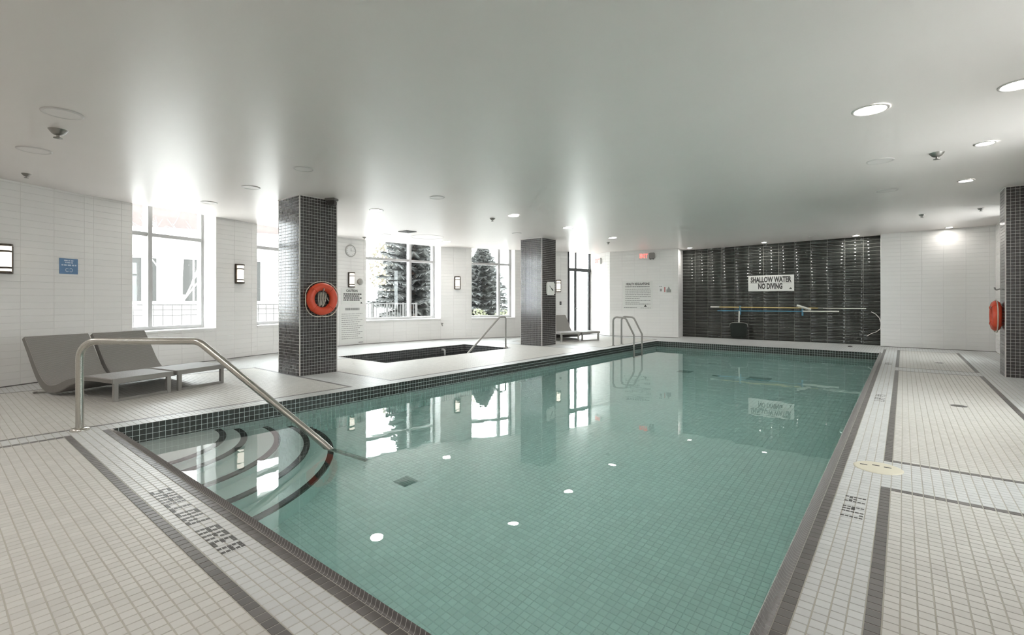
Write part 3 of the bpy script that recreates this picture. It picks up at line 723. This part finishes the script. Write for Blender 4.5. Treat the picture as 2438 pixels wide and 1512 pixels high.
loc, rz = on_wall(E0, E1, 0.95, 2.25); exit_sign(loc, rz, 0.27, 0.17, 'red EXIT sign high on the wall above the health regulations')
loc, rz = on_wall(D1, E0, 0.40, 2.18); exit_sign(loc, rz, 0.24, 0.17, 'red EXIT sign in the door recess')
loc, rz = on_wall(E0, E1, 1.17, 2.26); t = thing('emergency_light', 'grey box beside the exit sign above the health notice', 'emergency light', loc, rz)
MB().bbox(-0.07, 0.07, -0.09, 0, -0.08, 0.08, 0.01).build('housing', 'grey_metal', t)
for sx in (-0.035, 0.035): MB().lathe([(0,0),(0.028,0),(0.02,-0.03),(0,-0.03)], 14, c=(sx,-0.05,-0.08)).build('lamp_head', 'mid_grey', t)
loc, rz = on_wall(D1, E0, 0.19, 1.19); t = board('recess_plaque', 'small grey plaque in the bright door recess', 'sign', loc, rz, 0.14, 0.14, 'lamp_off')
loc, rz = on_wall(V9, D0, 1.375, 0.94); t = thing('call_button', 'small black call button beside the glass door', 'button', loc, rz)
MB().bbox(-0.028, 0.028, -0.02, 0, -0.05, 0.05, 0.005).build('plate', 'dark_plastic', t); MB().lathe([(0,0.02),(0.014,0.02),(0.012,0.03),(0,0.03)], 14, axis='y').build('button', 'mid_grey', t)
loc, rz = on_wall(V7, V8, 0.03, 0.385); t = thing('hose_valve', 'little dark valve low on the slim pier', 'valve', loc, rz)
MB().tube([(0,0,0),(0,-0.06,0),(0,-0.075,-0.03)], 0.014).build('spout', 'steel_dark', t); MB().lathe([(0,-0.02),(0.03,-0.02),(0.03,0.0),(0,0.0)], 14, c=(0,-0.04,0.045)).build('hand_wheel', 'mid_grey', t)
MB().box(-0.006, 0.006, -0.045, -0.035, 0, 0.03).build('stem', 'steel_dark', t)
# square clock on the far column
t = thing('square_clock', 'small square white clock on the far dark column', 'clock', (-6.233, 9.02, 1.285), PI/2)
MB().bbox(-0.155, 0.155, -0.04, 0, -0.15, 0.15, 0.03).build('case', 'white_sign', t)
h = MB(); h.tube([(-0.07,-0.043,0.06),(0.02,-0.043,-0.01)], 0.008, 6); h.build('minute_hand', 'grey_ink', t)
h = MB(); h.tube([(0.0,-0.046,0.0),(0.06,-0.046,-0.04)], 0.013, 6); h.build('hour_hand', 'ink', t)

# ------------------------------------------------------------------ life rings
def life_ring(loc, rz, R, r, label, coil):
    t = thing('life_ring', label, 'life ring', loc, rz, 'orange life rings')
    m = MB(); n = 40; k = 14; vs = []; fs = []
    for i in range(n):
        a = 2*PI*i/n
        for j in range(k):
            b = 2*PI*j/k; rr = R + r*math.cos(b); vs.append((rr*math.cos(a), -0.056 + r*0.9*math.sin(b), rr*math.sin(a)))
    for i in range(n):
        for j in range(k): fs.append((i*k+j, i*k+(j+1)%k, ((i+1)%n)*k+(j+1)%k, ((i+1)%n)*k+j))
    m.add(vs, fs, 0, True); m.build('ring', 'orange', t)
    rp = MB(); pts = []
    for i in range(64):
        a = 2*PI*i/64; w = 0.012 + 0.02*abs(math.sin(2*a)); pts.append(((R+r+w)*math.cos(a), -0.056, (R+r+w)*math.sin(a) - 0.012*abs(math.sin(2*a))))
    rp.tube(pts, 0.0065, 6, closed=True); rp.build('grab_rope', 'rope', t)
    for q in (PI/4, 3*PI/4, 5*PI/4, 7*PI/4):
        b = MB(); A = np.linspace(0, 2*PI, 15)[:-1]
        b.tube([((R+(r+.002)*math.cos(a))*math.cos(q), -0.056+(r*0.9+.002)*math.sin(a), (R+(r+.002)*math.cos(a))*math.sin(q)) for a in A], 0.005, 6, closed=True); b.build('strap', 'orange', t)
    hk = MB(); hk.tube(pipe([(0,0,R-r+0.03),(0,-0.10,R-r-0.02),(0,-0.10,R-r+0.03)], 0.02), 0.009).build('hook', 'steel_dark', t)
    if coil:
        c_ = MB()
        for q in range(5):
            x = -0.045 + 0.021*q; c_.tube([(x,-0.05,0.09),(x*1.25,-0.06,0.0),(x*0.7-0.01,-0.055,-0.11+0.012*(q%3))], 0.0068, 6)
        c_.build('rope_coil', 'rope', t)
        c_ = MB().tube([(0.06,-0.05,0.08),(0.075,-0.055,0.0),(0.10,-0.055,-0.03)], 0.006, 6).build('rope_end', 'rope', t)
    return t
life_ring((-6.222, 3.462, 1.03), PI/2, 0.168, 0.055, 'orange life ring with a rope coil on the nearer left column', True)
life_ring((1.032, 9.26, 0.80), -PI/2, 0.152, 0.054, 'orange life ring edge on, on the right column', False)
t = thing('wall_hook', 'small dark hook above the life ring of the right column', 'hook', (1.032, 9.33, 1.15), -PI/2)
MB().tube(pipe([(0,0,0.02),(0,-0.05,0.0),(0,-0.06,0.04)], 0.015), 0.009).build('hook_bar', 'steel_dark', t)

# ------------------------------------------------------------------ cleaning tools on the black tiles
YW = 13.64
t = thing('telescopic_pole', 'long yellow and white telescopic pole hung on the black tiles', 'pole', (-2.37, YW-0.05, 0.835), 0)
MB().tube([(-1.48,0,0.004),(0.82,0,-0.004)], 0.014, 10).build('outer_tube', 'pole_yellow', t)
MB().tube([(0.82,0,-0.004),(1.71,0,-0.008)], 0.011, 10).build('inner_tube', 'pole_white', t)
MB().tube([(-1.71,0,0.005),(-1.48,0,0.004)], 0.018, 10).build('grip', 'pole_white', t); MB().tube([(0.78,0,-0.004),(0.88,0,-0.004)], 0.02, 10).build('collar', 'mid_grey', t)
t = thing('blue_pole', 'blue pole with a white end hung below the yellow pole', 'pole', (-2.53, YW-0.045, 0.75), 0)
MB().tube([(-1.37,0,-0.01),(0.62,0,0.0)], 0.012, 10).build('tube', 'pole_blue', t); MB().tube([(0.62,0,0.0),(1.36,0,0.006)], 0.017, 10).build('white_end', 'pole_white', t)
t = thing('pole_brush', 'cream brush head tilted across both poles', 'brush', (-1.87, YW-0.125, 0.855), 0)
m = MB(); m.bbox(-0.16, 0.16, -0.02, 0.02, -0.02, 0.015, 0.008); ob = m.build('brush_head', 'pole_white', t); ob.rotation_euler = (0, 0.33, 0)
m = MB()
for k in range(14): m.box(-0.15+0.022*k, -0.138+0.022*k, -0.015, 0.015, -0.045, -0.02)
ob2 = m.build('bristles', 'rope', ob)
for i, x in enumerate((-3.336, -1.918)):
    t = thing('pole_hook', ['blue hook bracket holding the poles above the net', 'blue hook bracket holding the poles below the brush'][i], 'hook', (x, YW-0.004, 0.78), 0, 'blue pole hooks')
    MB().bbox(-0.02, 0.02, -0.012, 0, -0.14, 0.10, 0.003).build('plate', 'pole_blue', t)
    MB().tube(pipe([(0,-0.01,0.02),(0,-0.08,0.02),(0,-0.08,0.075)], 0.02), 0.009).build('upper_arm', 'pole_blue', t)
    MB().tube(pipe([(0,-0.01,-0.065),(0,-0.08,-0.065),(0,-0.08,-0.01)], 0.02), 0.009).build('lower_arm', 'pole_blue', t)
t = thing('leaf_net', 'black leaf net with oval rim leaning under the poles', 'net', (-3.336, YW-0.14, 0.0), 0)
MB().tube([(0.0,0.03,0.74),(0.0,0.0,0.44)], 0.016, 10).build('handle', 'pole_white', t)
A = np.linspace(0, 2*PI, 41)[:-1]
rim = [(0.215*math.copysign(abs(math.cos(a))**0.55, math.cos(a)), -0.03-0.03*math.sin(a), 0.365+0.075*math.copysign(abs(math.sin(a))**0.7, math.sin(a))) for a in A]
MB().tube(rim, 0.009, 8, closed=True).build('rim', 'grey_metal', t)
m = MB(); vs = []; fs = []; lev = [(1.0,0.0),(0.97,0.1),(0.93,0.2),(0.88,0.29),(0.55,0.335),(0.0,0.345)]
for sc_, dz in lev:
    for p in rim: vs.append((p[0]*sc_, -0.03+(p[1]+0.03)*sc_, (p[2]-0.365)*sc_*(1-0.8*dz/0.35) + 0.365 - dz))
for i in range(len(lev)-1):
    for j in range(40): fs.append((i*40+j, i*40+(j+1)%40, (i+1)*40+(j+1)%40, (i+1)*40+j))
m.add(vs, fs, 0, True); m.build('net_bag', 'net', t)
t = thing('vacuum_hose', 'thin pale hose hanging at the right end of the black tiles', 'hose', (-0.55, YW-0.03, 0.5), 0)
MB().tube([(-0.02,0,0.26),(0.06,0,0.21),(0.13,0,0.12),(0.16,0,0.0),(0.15,0,-0.12),(0.08,0,-0.19),(-0.02,0,-0.24),(-0.1,0,-0.30)], 0.0075, 8).build('hose', 'lamp_off', t)

# ------------------------------------------------------------------ rails and ladder
t = thing('entry_handrail', 'bent steel handrail running down into the corner steps', 'handrail', (-4.94, 0.774, 0))
ux, uy = CY, SY     # the rail stands square to the corner's diagonal
def hr(l, z): return (ux*l, uy*l, z)
path = pipe([hr(0,0.0), hr(0,0.69), hr(0.92,0.69), hr(1.88,-0.10), hr(2.22,-0.42)], 0.13)
MB().tube(path, 0.0262, 16).build('rail_tube', 'steel', t)
MB().lathe([(0.027,0.02),(0.055,0.018),(0.06,0.006),(0.06,0.0)], 28).build('base_flange', 'steel', t)
t = thing('pool_ladder', 'two loop steel ladder rails at the far left of the pool', 'ladder', (-4.8, 10.0, 0))
for y in (-0.205, 0.205):
    MB().tube(pipe([(-0.25,y,0),(-0.25,y,0.645),(0.05,y,0.63),(0.25,y,0.26),(0.25,y,-0.85)], 0.09), 0.019, 12).build('rail', 'steel_dark', t)
    MB().lathe([(0.02,0.015),(0.04,0.012),(0.042,0.0)], 20, c=(-0.25,y,0)).build('base_flange', 'steel', t)
for z in (-0.30, -0.52, -0.74): MB().bbox(0.21, 0.29, -0.2, 0.2, z-0.012, z+0.012, 0.005).build('tread', 'steel_dark', t)
t = thing('spa_handrail', 'slim steel handrail sloping into the hot tub', 'handrail', (-6.68, 7.99, 0))
MB().tube(pipe([(0,0,0),(0,0,0.66),(0,-0.2,0.66),(0,-1.2,-0.06),(0,-1.42,-0.22)], 0.05), 0.0185, 12).build('rail_tube', 'steel_dark', t)
MB().lathe([(0.02,0.015),(0.045,0.012),(0.048,0.0)], 20).build('base_flange', 'steel', t)

# ------------------------------------------------------------------ loungers (foot edge at local x=0, back towards +x, width along y)
lp = [(0,.228),(.12,.230),(.3,.236),(.45,.234),(.6,.215),(.74,.185),(.86,.140),(.97,.115),(1.06,.122),(1.14,.170),(1.21,.245),(1.28,.345),(1.35,.455),(1.42,.555),(1.46,.612)]
def catmull(P, n=5):
    out = []
    for i in range(len(P)-1):
        p0, p1, p2, p3 = P[max(i-1,0)], P[i], P[i+1], P[min(i+2,len(P)-1)]
        for k in range(n):
            t = k/n; out.append(tuple(0.5*((2*p1[j]) + (-p0[j]+p2[j])*t + (2*p0[j]-5*p1[j]+4*p2[j]-p3[j])*t*t + (-p0[j]+3*p1[j]-3*p2[j]+p3[j])*t**3) for j in (0,1)))
    return out + [P[-1]]
def lounger(loc, rz, label):
    t = thing('sun_lounger', label, 'sun lounger', loc, rz, 'grey wicker loungers')
    P = catmull(lp, 3); Wd = 0.60; th = 0.046; secs = []
    for i, (x, z) in enumerate(P):
        a, b = P[max(i-1,0)], P[min(i+1,len(P)-1)]; dx, dz = b[0]-a[0], b[1]-a[1]; L = math.hypot(dx, dz); nx, nz_ = -dz/L, dx/L
        e = 0.008; th = 0.046 + 0.044*max(0.0, min(1.0, (x-0.4)/0.4)) - 0.03*max(0.0, min(1.0, (x-1.1)/0.36))
        pr_ = [(0.0+e, 0.0),(Wd-e, 0.0),(Wd, -e),(Wd, -th+e),(Wd-e, -th),(e, -th),(0.0, -th+e),(0.0, -e)]
        secs.append([(x+nx*d, y, z+nz_*d) for y, d in pr_])
    sh = MB().ribbon(secs, None).build('woven_shell', 'wicker', t)
    edge = MB().bbox(-0.012, 0.004, 0.0, Wd, .228-0.05, .228+0.002, 0.004).build('foot_edge', 'grey_metal', t)
    for y in (0.02, Wd-0.062): MB().bbox(0.0, 0.03, y, y+0.042, 0.0, 0.185, 0.003).build('leg', 'grey_metal', t)
    MB().bbox(0.0, 0.03, 0.062, Wd-0.062, 0.0, 0.028, 0.003).build('floor_bar', 'grey_metal', t)
    for y in (0.03, Wd-0.055):
        MB().tube([(1.30, y+0.012, 0.012),(1.06, y+0.012, 0.04)], 0.011, 8).build('rear_brace', 'grey_metal', t)
        MB().tube([(0.60, y+0.012, 0.16),(0.90, y+0.012, 0.045)], 0.01, 8).build('side_brace', 'grey_metal', t)
    MB().tube([(1.30, 0.0, 0.012),(1.30, Wd, 0.012)], 0.011, 8).build('rear_bar', 'grey_metal', t)
    return t
def lframe(foot, u):     # frame with local x along u and y along the width
    return (foot[0], foot[1], 0), math.atan2(u[1], u[0])
# local y is 90 degrees left of u, so the shell is laid out from the far foot corner
uA = Vector((-0.945,-0.326)).normalized(); wA = Vector((-0.326,0.945)).normalized()
def put(corner, u, w, label, src=None):
    far = (corner[0]+w.x*0.60, corner[1]+w.y*0.60); loc, rz = lframe(far, u)
    return lounger(loc, rz, label) if src is None else copy_tree(src, loc, rz, label)
L1 = put((-6.05,1.185), uA, wA, 'grey wicker chaise lounger nearest the photo edge, behind the handrail')
put((-6.05+wA.x*0.64, 1.185+wA.y*0.64), uA, wA, 'grey wicker chaise lounger nearer the first window', L1)
uD = Vector((-0.937,0.35)).normalized(); wD = Vector((0.35,0.937)).normalized()
put((-6.464,9.81), uD, wD, 'wicker lounger half hidden by the far column', L1)
put((-6.24,10.41), uD, wD, 'wicker lounger in front of the glass door', L1)

# ------------------------------------------------------------------ deck fittings
t = thing('skimmer_lid', 'round cream skimmer lid set in the right deck', 'lid', (-0.118, 3.622, 0))
MB().lathe([(0,0.004),(0.105,0.004),(0.116,0.003),(0.122,0.0005),(0.122,-0.001)], 40).build('lid', 'lid', t)
for x, y in ((-0.07,0.01),(-0.012,0.033),(0.045,0.026)): MB().box(x-0.018, x+0.018, y-0.006, y+0.006, 0.003, 0.0052).build('finger_hole', 'ink', t)
for i, (x, y, r_) in enumerate(((0.41,6.25,0.062),(0.45,10.39,0.055))):
    t = thing('deck_drain', ['round dark drain in the right deck, the nearer of two', 'round dark drain in the right deck, near the back wall'][i], 'drain', (x, y, 0), 0, 'right deck drains')
    MB().lathe([(0,0.0015),(r_*0.9,0.0015),(r_,0.001),(r_,-0.001)], 28).build('cover', 'vent', t)
    m = MB()
    for k in range(5): m.box(-r_*0.6, r_*0.6, -r_*0.6+k*r_*0.28, -r_*0.6+k*r_*0.28+r_*0.1, 0.001, 0.003)
    m.build('grate', 'mid_grey', t)
t = thing('deck_anchor', 'tiny dark anchor socket on the deck before the black tiles', 'anchor', (-0.904, 12.81, 0))
MB().lathe([(0,0.025),(0.03,0.022),(0.045,0.008),(0.045,0)], 18).build('cap', 'vent', t)

# ------------------------------------------------------------------ ceiling fittings
def downlight(x, y, r, lit, label):
    t = thing('downlight', label, 'ceiling light', (x, y, ceil_z(x)), 0, 'recessed ceiling downlights')
    MB().lathe([(r+0.022,0.0),(r+0.02,-0.006),(r+0.006,-0.009),(r,-0.004)], 32).build('trim_ring', 'trim', t)
    MB().lathe([(0.0,-0.0055),(r*0.6,-0.0055),(r+0.001,-0.005)][::-1], 32).build('lens', ('spot_on' if r == 0.05 and y < 13.4 and x < 0 else 'lamp_on') if lit else 'lamp_off', t)
for x, y, r, lit, lab in (
    (-0.2,4.65,0.10,1,'large lit downlight over the right pool edge, biggest bright disc in the ceiling'),
    (0.62,4.78,0.09,1,'lit downlight cut by the right photo edge'),
    (0.6,6.36,0.062,1,'lit downlight over the right deck, second from the photo edge'),
    (0.6,8.18,0.062,1,'lit downlight over the right deck before the right column'),
    (0.72,13.15,0.05,1,'lit downlight washing the white back wall'),
    (-6.36,4.47,0.088,1,'lit downlight just past the ringed column'),
    (-5.05,6.24,0.086,1,'lit downlight in the row over the left pool edge, nearest one'),
    (-5.06,7.94,0.086,1,'lit downlight in the row over the left pool edge, beside the far column'),
    (-5.09,9.84,0.08,1,'lit downlight over the pool ladder'),
    (-8.42,7.88,0.09,1,'lit downlight near the slim sconce pier'),
    (-4.47,13.07,0.05,1,'small lit spotlight at the left of the black tiles'),
    (-2.68,13.19,0.05,1,'small lit spotlight over the middle of the black tiles'),
    (-0.84,13.31,0.05,1,'small lit spotlight at the right of the black tiles'),
    (-4.97,0.68,0.105,0,'unlit round downlight, largest at upper left'),
    (-6.32,0.67,0.105,0,'unlit round downlight above the wall end of the loungers'),
    (-5.03,2.61,0.085,0,'unlit downlight in front of the ringed column'),
    (-6.3,2.59,0.085,0,'unlit downlight left of the ringed column top'),
    (-7.73,2.61,0.085,0,'unlit downlight by the first window'),
    (-4.99,4.49,0.085,0,'faint unlit downlight right of the ringed column'),
    (-0.19,6.41,0.10,0,'unlit downlight behind the biggest bright disc'),
    (-0.17,8.18,0.10,0,'farther unlit downlight over the right pool edge'),
    (-1.6,12.79,0.05,0,'unlit spotlight between two lit ones over the black tiles'),
    (-8.51,6.23,0.08,0,'unlit downlight beside the dark square vent'),
    (-6.25,7.83,0.08,0,'faint unlit downlight left of the far column top')):
    downlight(x, y, r, lit, lab)
for x, y, lab in ((-5.0,-1.3,'over the near left deck'),(-3.8,-0.4,'over the deck lettering'),(-6.3,-0.6,'before the loungers'),(-0.2,0.3,'nearest above the viewpoint'),
    (-0.2,-1.3,'over the deck corner'),(-2.6,-1.3,'over the middle of the near deck'),(-2.6,0.2,'over the near pool edge')):
    downlight(x, y, 0.09, 1, 'added fill downlight outside the view, ' + lab)  # extra unseen lamps, added to brighten the near deck and ceiling
def sprinkler(x, y, k, label):
    t = thing('ceiling_sprinkler', label, 'sprinkler', (x, y, ceil_z(x)), 0, 'ceiling sprinklers')
    MB().lathe([(0.062*k,0.0),(0.058*k,-0.006*k),(0.04*k,-0.03*k),(0.026*k,-0.04*k),(0.0,-0.042*k)], 22).build('escutcheon', 'steel_dark', t)
    MB().tube([(0,0,-0.04*k),(0,0,-0.062*k)], 0.01*k, 8).build('stem', 'steel_dark', t)
    MB().lathe([(0,-0.06*k),(0.028*k,-0.061*k),(0.03*k,-0.066*k),(0,-0.068*k)], 16).build('deflector', 'steel_dark', t)
for x, y, k, lab in ((-5.46,0.72,1.05,'grey cone sprinkler at upper left, the biggest one'),(-7.57,0.74,0.7,'little sprinkler over the near end of the window wall'),
    (-5.49,6.21,0.8,'grey cone sprinkler left of the row of lit downlights'),(0.26,6.45,1.0,'grey sprinkler over the right deck by the lit discs'),
    (0.25,10.89,0.8,'sprinkler before the white back wall, left of two'),(0.97,10.81,0.7,'sprinkler beside the right column top'),
    (-5.55,10.51,0.7,'small dark sprinkler by the door recess'),(-9.25,6.19,0.7,'small sprinkler over the round clock')):
    sprinkler(x, y, k, lab)
zc = ceil_z(-7.82); t = thing('ceiling_vent', 'dark square louvred vent in the ceiling over the hot tub', 'vent', (-7.82, 6.24, zc))
for k, s in enumerate((0.13, 0.10, 0.07, 0.04)):
    m = MB(); o_, i_ = s, s-0.02
    m.box(-o_,o_,-o_,-i_,-0.012-0.004*k,0.0); m.box(-o_,o_,i_,o_,-0.012-0.004*k,0.0); m.box(-o_,-i_,-i_,i_,-0.012-0.004*k,0.0); m.box(i_,o_,-i_,i_,-0.012-0.004*k,0.0)
    m.build('louvre_ring', 'vent', t)
MB().box(-0.13,0.13,-0.13,0.13,-0.004,0.0).build('backing', 'ink', t)
zc = ceil_z(-8.2); m = MB().tube([(-8.15+0.36*math.cos(a), 7.05+0.36*math.sin(a), zc-0.002) for a in np.linspace(0,2*PI,61)[:-1]], 0.004, 6, closed=True)
tr = struct(m.build('trim_1', 'trim')); tag(tr, 'thin round access panel joint in the ceiling')
t = thing('security_camera', 'dark dome security camera at the ringed column top', 'camera', (-6.13, 3.58, ceil_z(-6.13)), 0.5)
MB().bbox(-0.075, 0.075, -0.06, 0.06, -0.03, 0.0, 0.008).build('mount', 'mid_grey', t)
MB().bbox(-0.05, 0.06, -0.045, 0.045, -0.095, -0.03, 0.012).build('housing', 'dark_plastic', t)
MB().lathe([(0,0.052),(0.024,0.052),(0.026,0.04),(0.026,0.0)], 16, axis='y', c=(0.0,0.0,-0.066)).build('lens', 'ink', t)

# ------------------------------------------------------------------ outdoors
g_ = MB(); g_.box(-90, -9.0, -40, 90, -0.5, -0.2); g_.box(-9.0, 90, 14.3, 90, -0.5, -0.2); g_.box(2.0, 90, -40, 14.3, -0.5, -0.2); g_.box(-9.0, 2.0, -40, -3.6, -0.5, -0.2); struct(g_.build('ground', 'ground'))
# building opposite
u_ = Vector((4.0, 9.5)).normalized(); t = thing('apartment_building', 'pale stone apartment building seen through the first two windows', 'building', (-27.5,-1.0,-0.2), math.atan2(u_.y,u_.x))
MB().box(-4,14.4,0,8,0,3.1).build('lower_wall', 'facade', t)
MB().box(-4,14.4,-0.15,8,3.1,4.3).build('cornice', 'facade', t)
MB().box(-4,14.4,0.1,8,4.3,6.3).build('upper_wall', 'facade_brown', t)
for x, wd in ((2.2,1.0),(4.6,1.0),(6.9,1.02),(8.77,0.85),(11.0,0.8),(13.0,0.9)):
    w = MB().box(x, x+wd, -0.05, 0.02, 1.15, 3.05).build('window', 'facade', t)
    for k in range(2): MB().box(x+0.04+wd/2*k, x+wd/2-0.03+wd/2*k, -0.07, -0.05, 1.2, 3.0).build('pane', 'facade_glass', w)
MB().box(-4,14.4,-0.3,0,0.95,1.1).build('ledge', 'facade', t)
u2 = Vector((-0.65, 0.76)).normalized()
t = thing('white_house', 'white sided house beyond the conifer window', 'building', (-19.5, 36.0, -0.2), 0.35)
MB().box(0,9,0,6,0,12).build('wall', 'facade', t)
for k in range(26): MB().box(-0.03,9,-0.03,0,0.3+0.44*k,0.34+0.44*k).build('siding_board', 'frame_white', t)
MB().box(2,3.2,-0.05,0.02,4,6).build('window', 'facade_glass', t)
# garden railing in front of the first windows
def railing(name, label, p, q, z0, z1, step, grid, posts):
    d = Vector((q[0]-p[0], q[1]-p[1])); L = d.length; t = thing(name, label, 'railing', (p[0],p[1],-0.2), math.atan2(d.y,d.x))
    z0 += 0.2; z1 += 0.2
    MB().box(0,L,-0.02,0.02,z1-0.035,z1).build('top_rail', 'iron', t); MB().box(0,L,-0.012,0.012,z0,z0+0.025).build('bottom_rail', 'iron', t)
    if grid:
        for zz in (z1-0.16, z1-0.30): MB().box(0,L,-0.012,0.012,zz,zz+0.028).build('mid_rail', 'iron', t)
    n = int(L/step)
    for k in range(n+1): MB().box(L*k/n-0.012,L*k/n+0.012,-0.01,0.01,z0,z1).build('bar', 'iron', t)
    for x in posts: MB().bbox(x*L-0.035,x*L+0.035,-0.035,0.035,0,z1+0.02,0.004).build('post', 'iron', t)
railing('garden_railing', 'grey grid railing outside the first window', (-15.6,0.6), (-14.2,6.9), 0.15, 0.92, 0.2, True, (0,0.33,0.66,1))
railing('terrace_fence', 'dark vertical bar fence outside the conifer window', (-14.5,9.45), (-13.0,10.75), 0.05, 0.93, 0.09, False, (0,0.25,0.5,0.78,1))
w = MB().box(-16.4,-15.9,-2,8,-0.2,0.62); tag(w.build('garden_wall', 'facade'), 'low pale garden wall behind the grid railing', 'wall')
# bare tree
def branch(mb, p, d, L, r, depth, rnd):
    q = p + d*L; mid = p + d*L*0.5 + Vector((rnd.uniform(-1,1),rnd.uniform(-1,1),rnd.uniform(-1,1)))*L*0.05
    mb.tube([p, mid, q], [r, r*0.85, r*0.65], 5, caps=False)
    if depth == 0: return
    for k in range(2 if depth > 1 else 3):
        nd = (d + Vector((rnd.uniform(-1,1),rnd.uniform(-1,1),rnd.uniform(-0.5,0.8)))*0.75).normalized()
        branch(mb, p + d*L*rnd.uniform(0.5,1.0), nd, L*rnd.uniform(0.55,0.8), r*0.6, depth-1, rnd)
t = thing('bare_tree', 'pale leafless tree outside the first window', 'tree', (-17.45,5.1,-0.2))
MB().tube([(0,0,0),(0.03,0,0.7),(0.0,0.05,1.4)], [0.10,0.085,0.075], 8).build('trunk', 'bark_pale', t)
m = MB(); rn = random.Random(5)
for k in range(5):
    a = 2*PI*k/5+0.3; branch(m, Vector((0,0.03,1.1+0.06*k)), Vector((math.cos(a)*0.6, math.sin(a)*0.6, 0.9)).normalized(), 1.6, 0.024, 3, rn)
m.build('branches', 'bark_pale', t)
# conifers
def conifer(loc, H, R, label, seed):
    rn = random.Random(seed); t = thing('conifer', label, 'tree', loc, 0, 'conifers outside')
    MB().tube([(0,0,0),(0.02,0,H*0.5),(0,0,H)], [H*0.022, H*0.014, 0.01], 8).build('trunk', 'bark', t)
    vs = []; fs = []; br = MB()
    nb = 230
    for k in range(nb):
        f = (k+0.5)/nb; z = H*(0.10+0.88*f); L = R*(1-f)**0.8*rn.uniform(0.75,1.1)+0.08; a = k*2.399
        d = Vector((math.cos(a), math.sin(a), rn.uniform(-0.22,0.02)+0.28*f)).normalized(); p = Vector((0,0,z))
        br.tube([p, p+d*L], [0.016, 0.005], 4, caps=False)
        side = d.cross(Vector((0,0,1))).normalized(); m_ = int(30+85*L)
        for j in range(m_):
            s = rn.uniform(0.12,1.0)*L; c = p+d*s; w = (0.24*R*(1-s/L*0.55))*rn.uniform(0.5,1.0); sg = rn.choice((-1,1))
            tip = c + side*sg*w + d*w*0.6 + Vector((0,0,rn.uniform(-1.0,0.3)*w)); hw = 0.05*R+0.015
            n = len(vs); vs += [tuple(c - d*hw), tuple(c + d*hw + Vector((0,0,0.01))), tuple(tip)]; fs.append((n,n+1,n+2))
    br.build('branches', 'bark', t)
    mb = MB(); mb.add(vs, fs); o = mb.build('needles', 'needles', t); o['kind'] = 'stuff'
    return t
conifer((-15.5,12.7,-0.2), 6.4, 1.7, 'tall grey green conifer filling the right half of the third window', 3)
conifer((-14.9,16.2,-0.2), 3.75, 1.5, 'broad blue green conifer in the far window', 4)
def leafy(name, loc, H, R, m, label, cat, seed, n=900, trunk=True, zc=0.62, group=None):
    rn = random.Random(seed); t = thing(name, label, cat, loc, 0, group)
    if trunk: MB().tube([(0,0,0),(0.02,0.02,H*0.5),(0,0,H*0.8)], [0.05,0.04,0.015], 7).build('trunk', 'bark', t)
    vs = []; fs = []
    for k in range(n):
        while True:
            p = Vector((rn.uniform(-1,1),rn.uniform(-1,1),rn.uniform(-1,1)))
            if 0.25 < p.length < 1: break
        c = Vector((p.x*R, p.y*R, H*zc + p.z*H*(1-zc))); s = 0.06*R+0.02
        a = Vector((rn.uniform(-1,1),rn.uniform(-1,1),rn.uniform(-1,1))).normalized(); b = a.orthogonal().normalized()
        q = len(vs); vs += [tuple(c+a*s), tuple(c+b*s*0.6), tuple(c-a*s), tuple(c-b*s*0.6)]; fs.append((q,q+1,q+2,q+3))
    mb = MB(); mb.add(vs, fs); o = mb.build('leaves', m, t); o['kind'] = 'stuff'
leafy('spring_tree', (-19.0,14.6,-0.2), 4.6, 1.4, 'leaf_pale', 'pale yellowish tree left in the third window', 'tree', 8, 1300)
leafy('spring_tree', (-21.0,19.5,-0.2), 6.5, 2.0, 'leaf_pale', 'pale spring tree behind the tall conifer', 'tree', 9, 1500)
for i, (x, y, r_) in enumerate(((-12.2,13.0,0.4),(-11.6,13.7,0.36),(-11.0,14.7,0.4))):
    leafy('shrub', (x,y,-0.2), 0.95, r_, 'leaf_shrub', ['low round shrub left below the far conifer','low shrub in the middle below the far conifer','low shrub right of the far conifer foot'][i], 'shrub', 20+i, 420, False, 0.45, 'shrubs outside the far window')
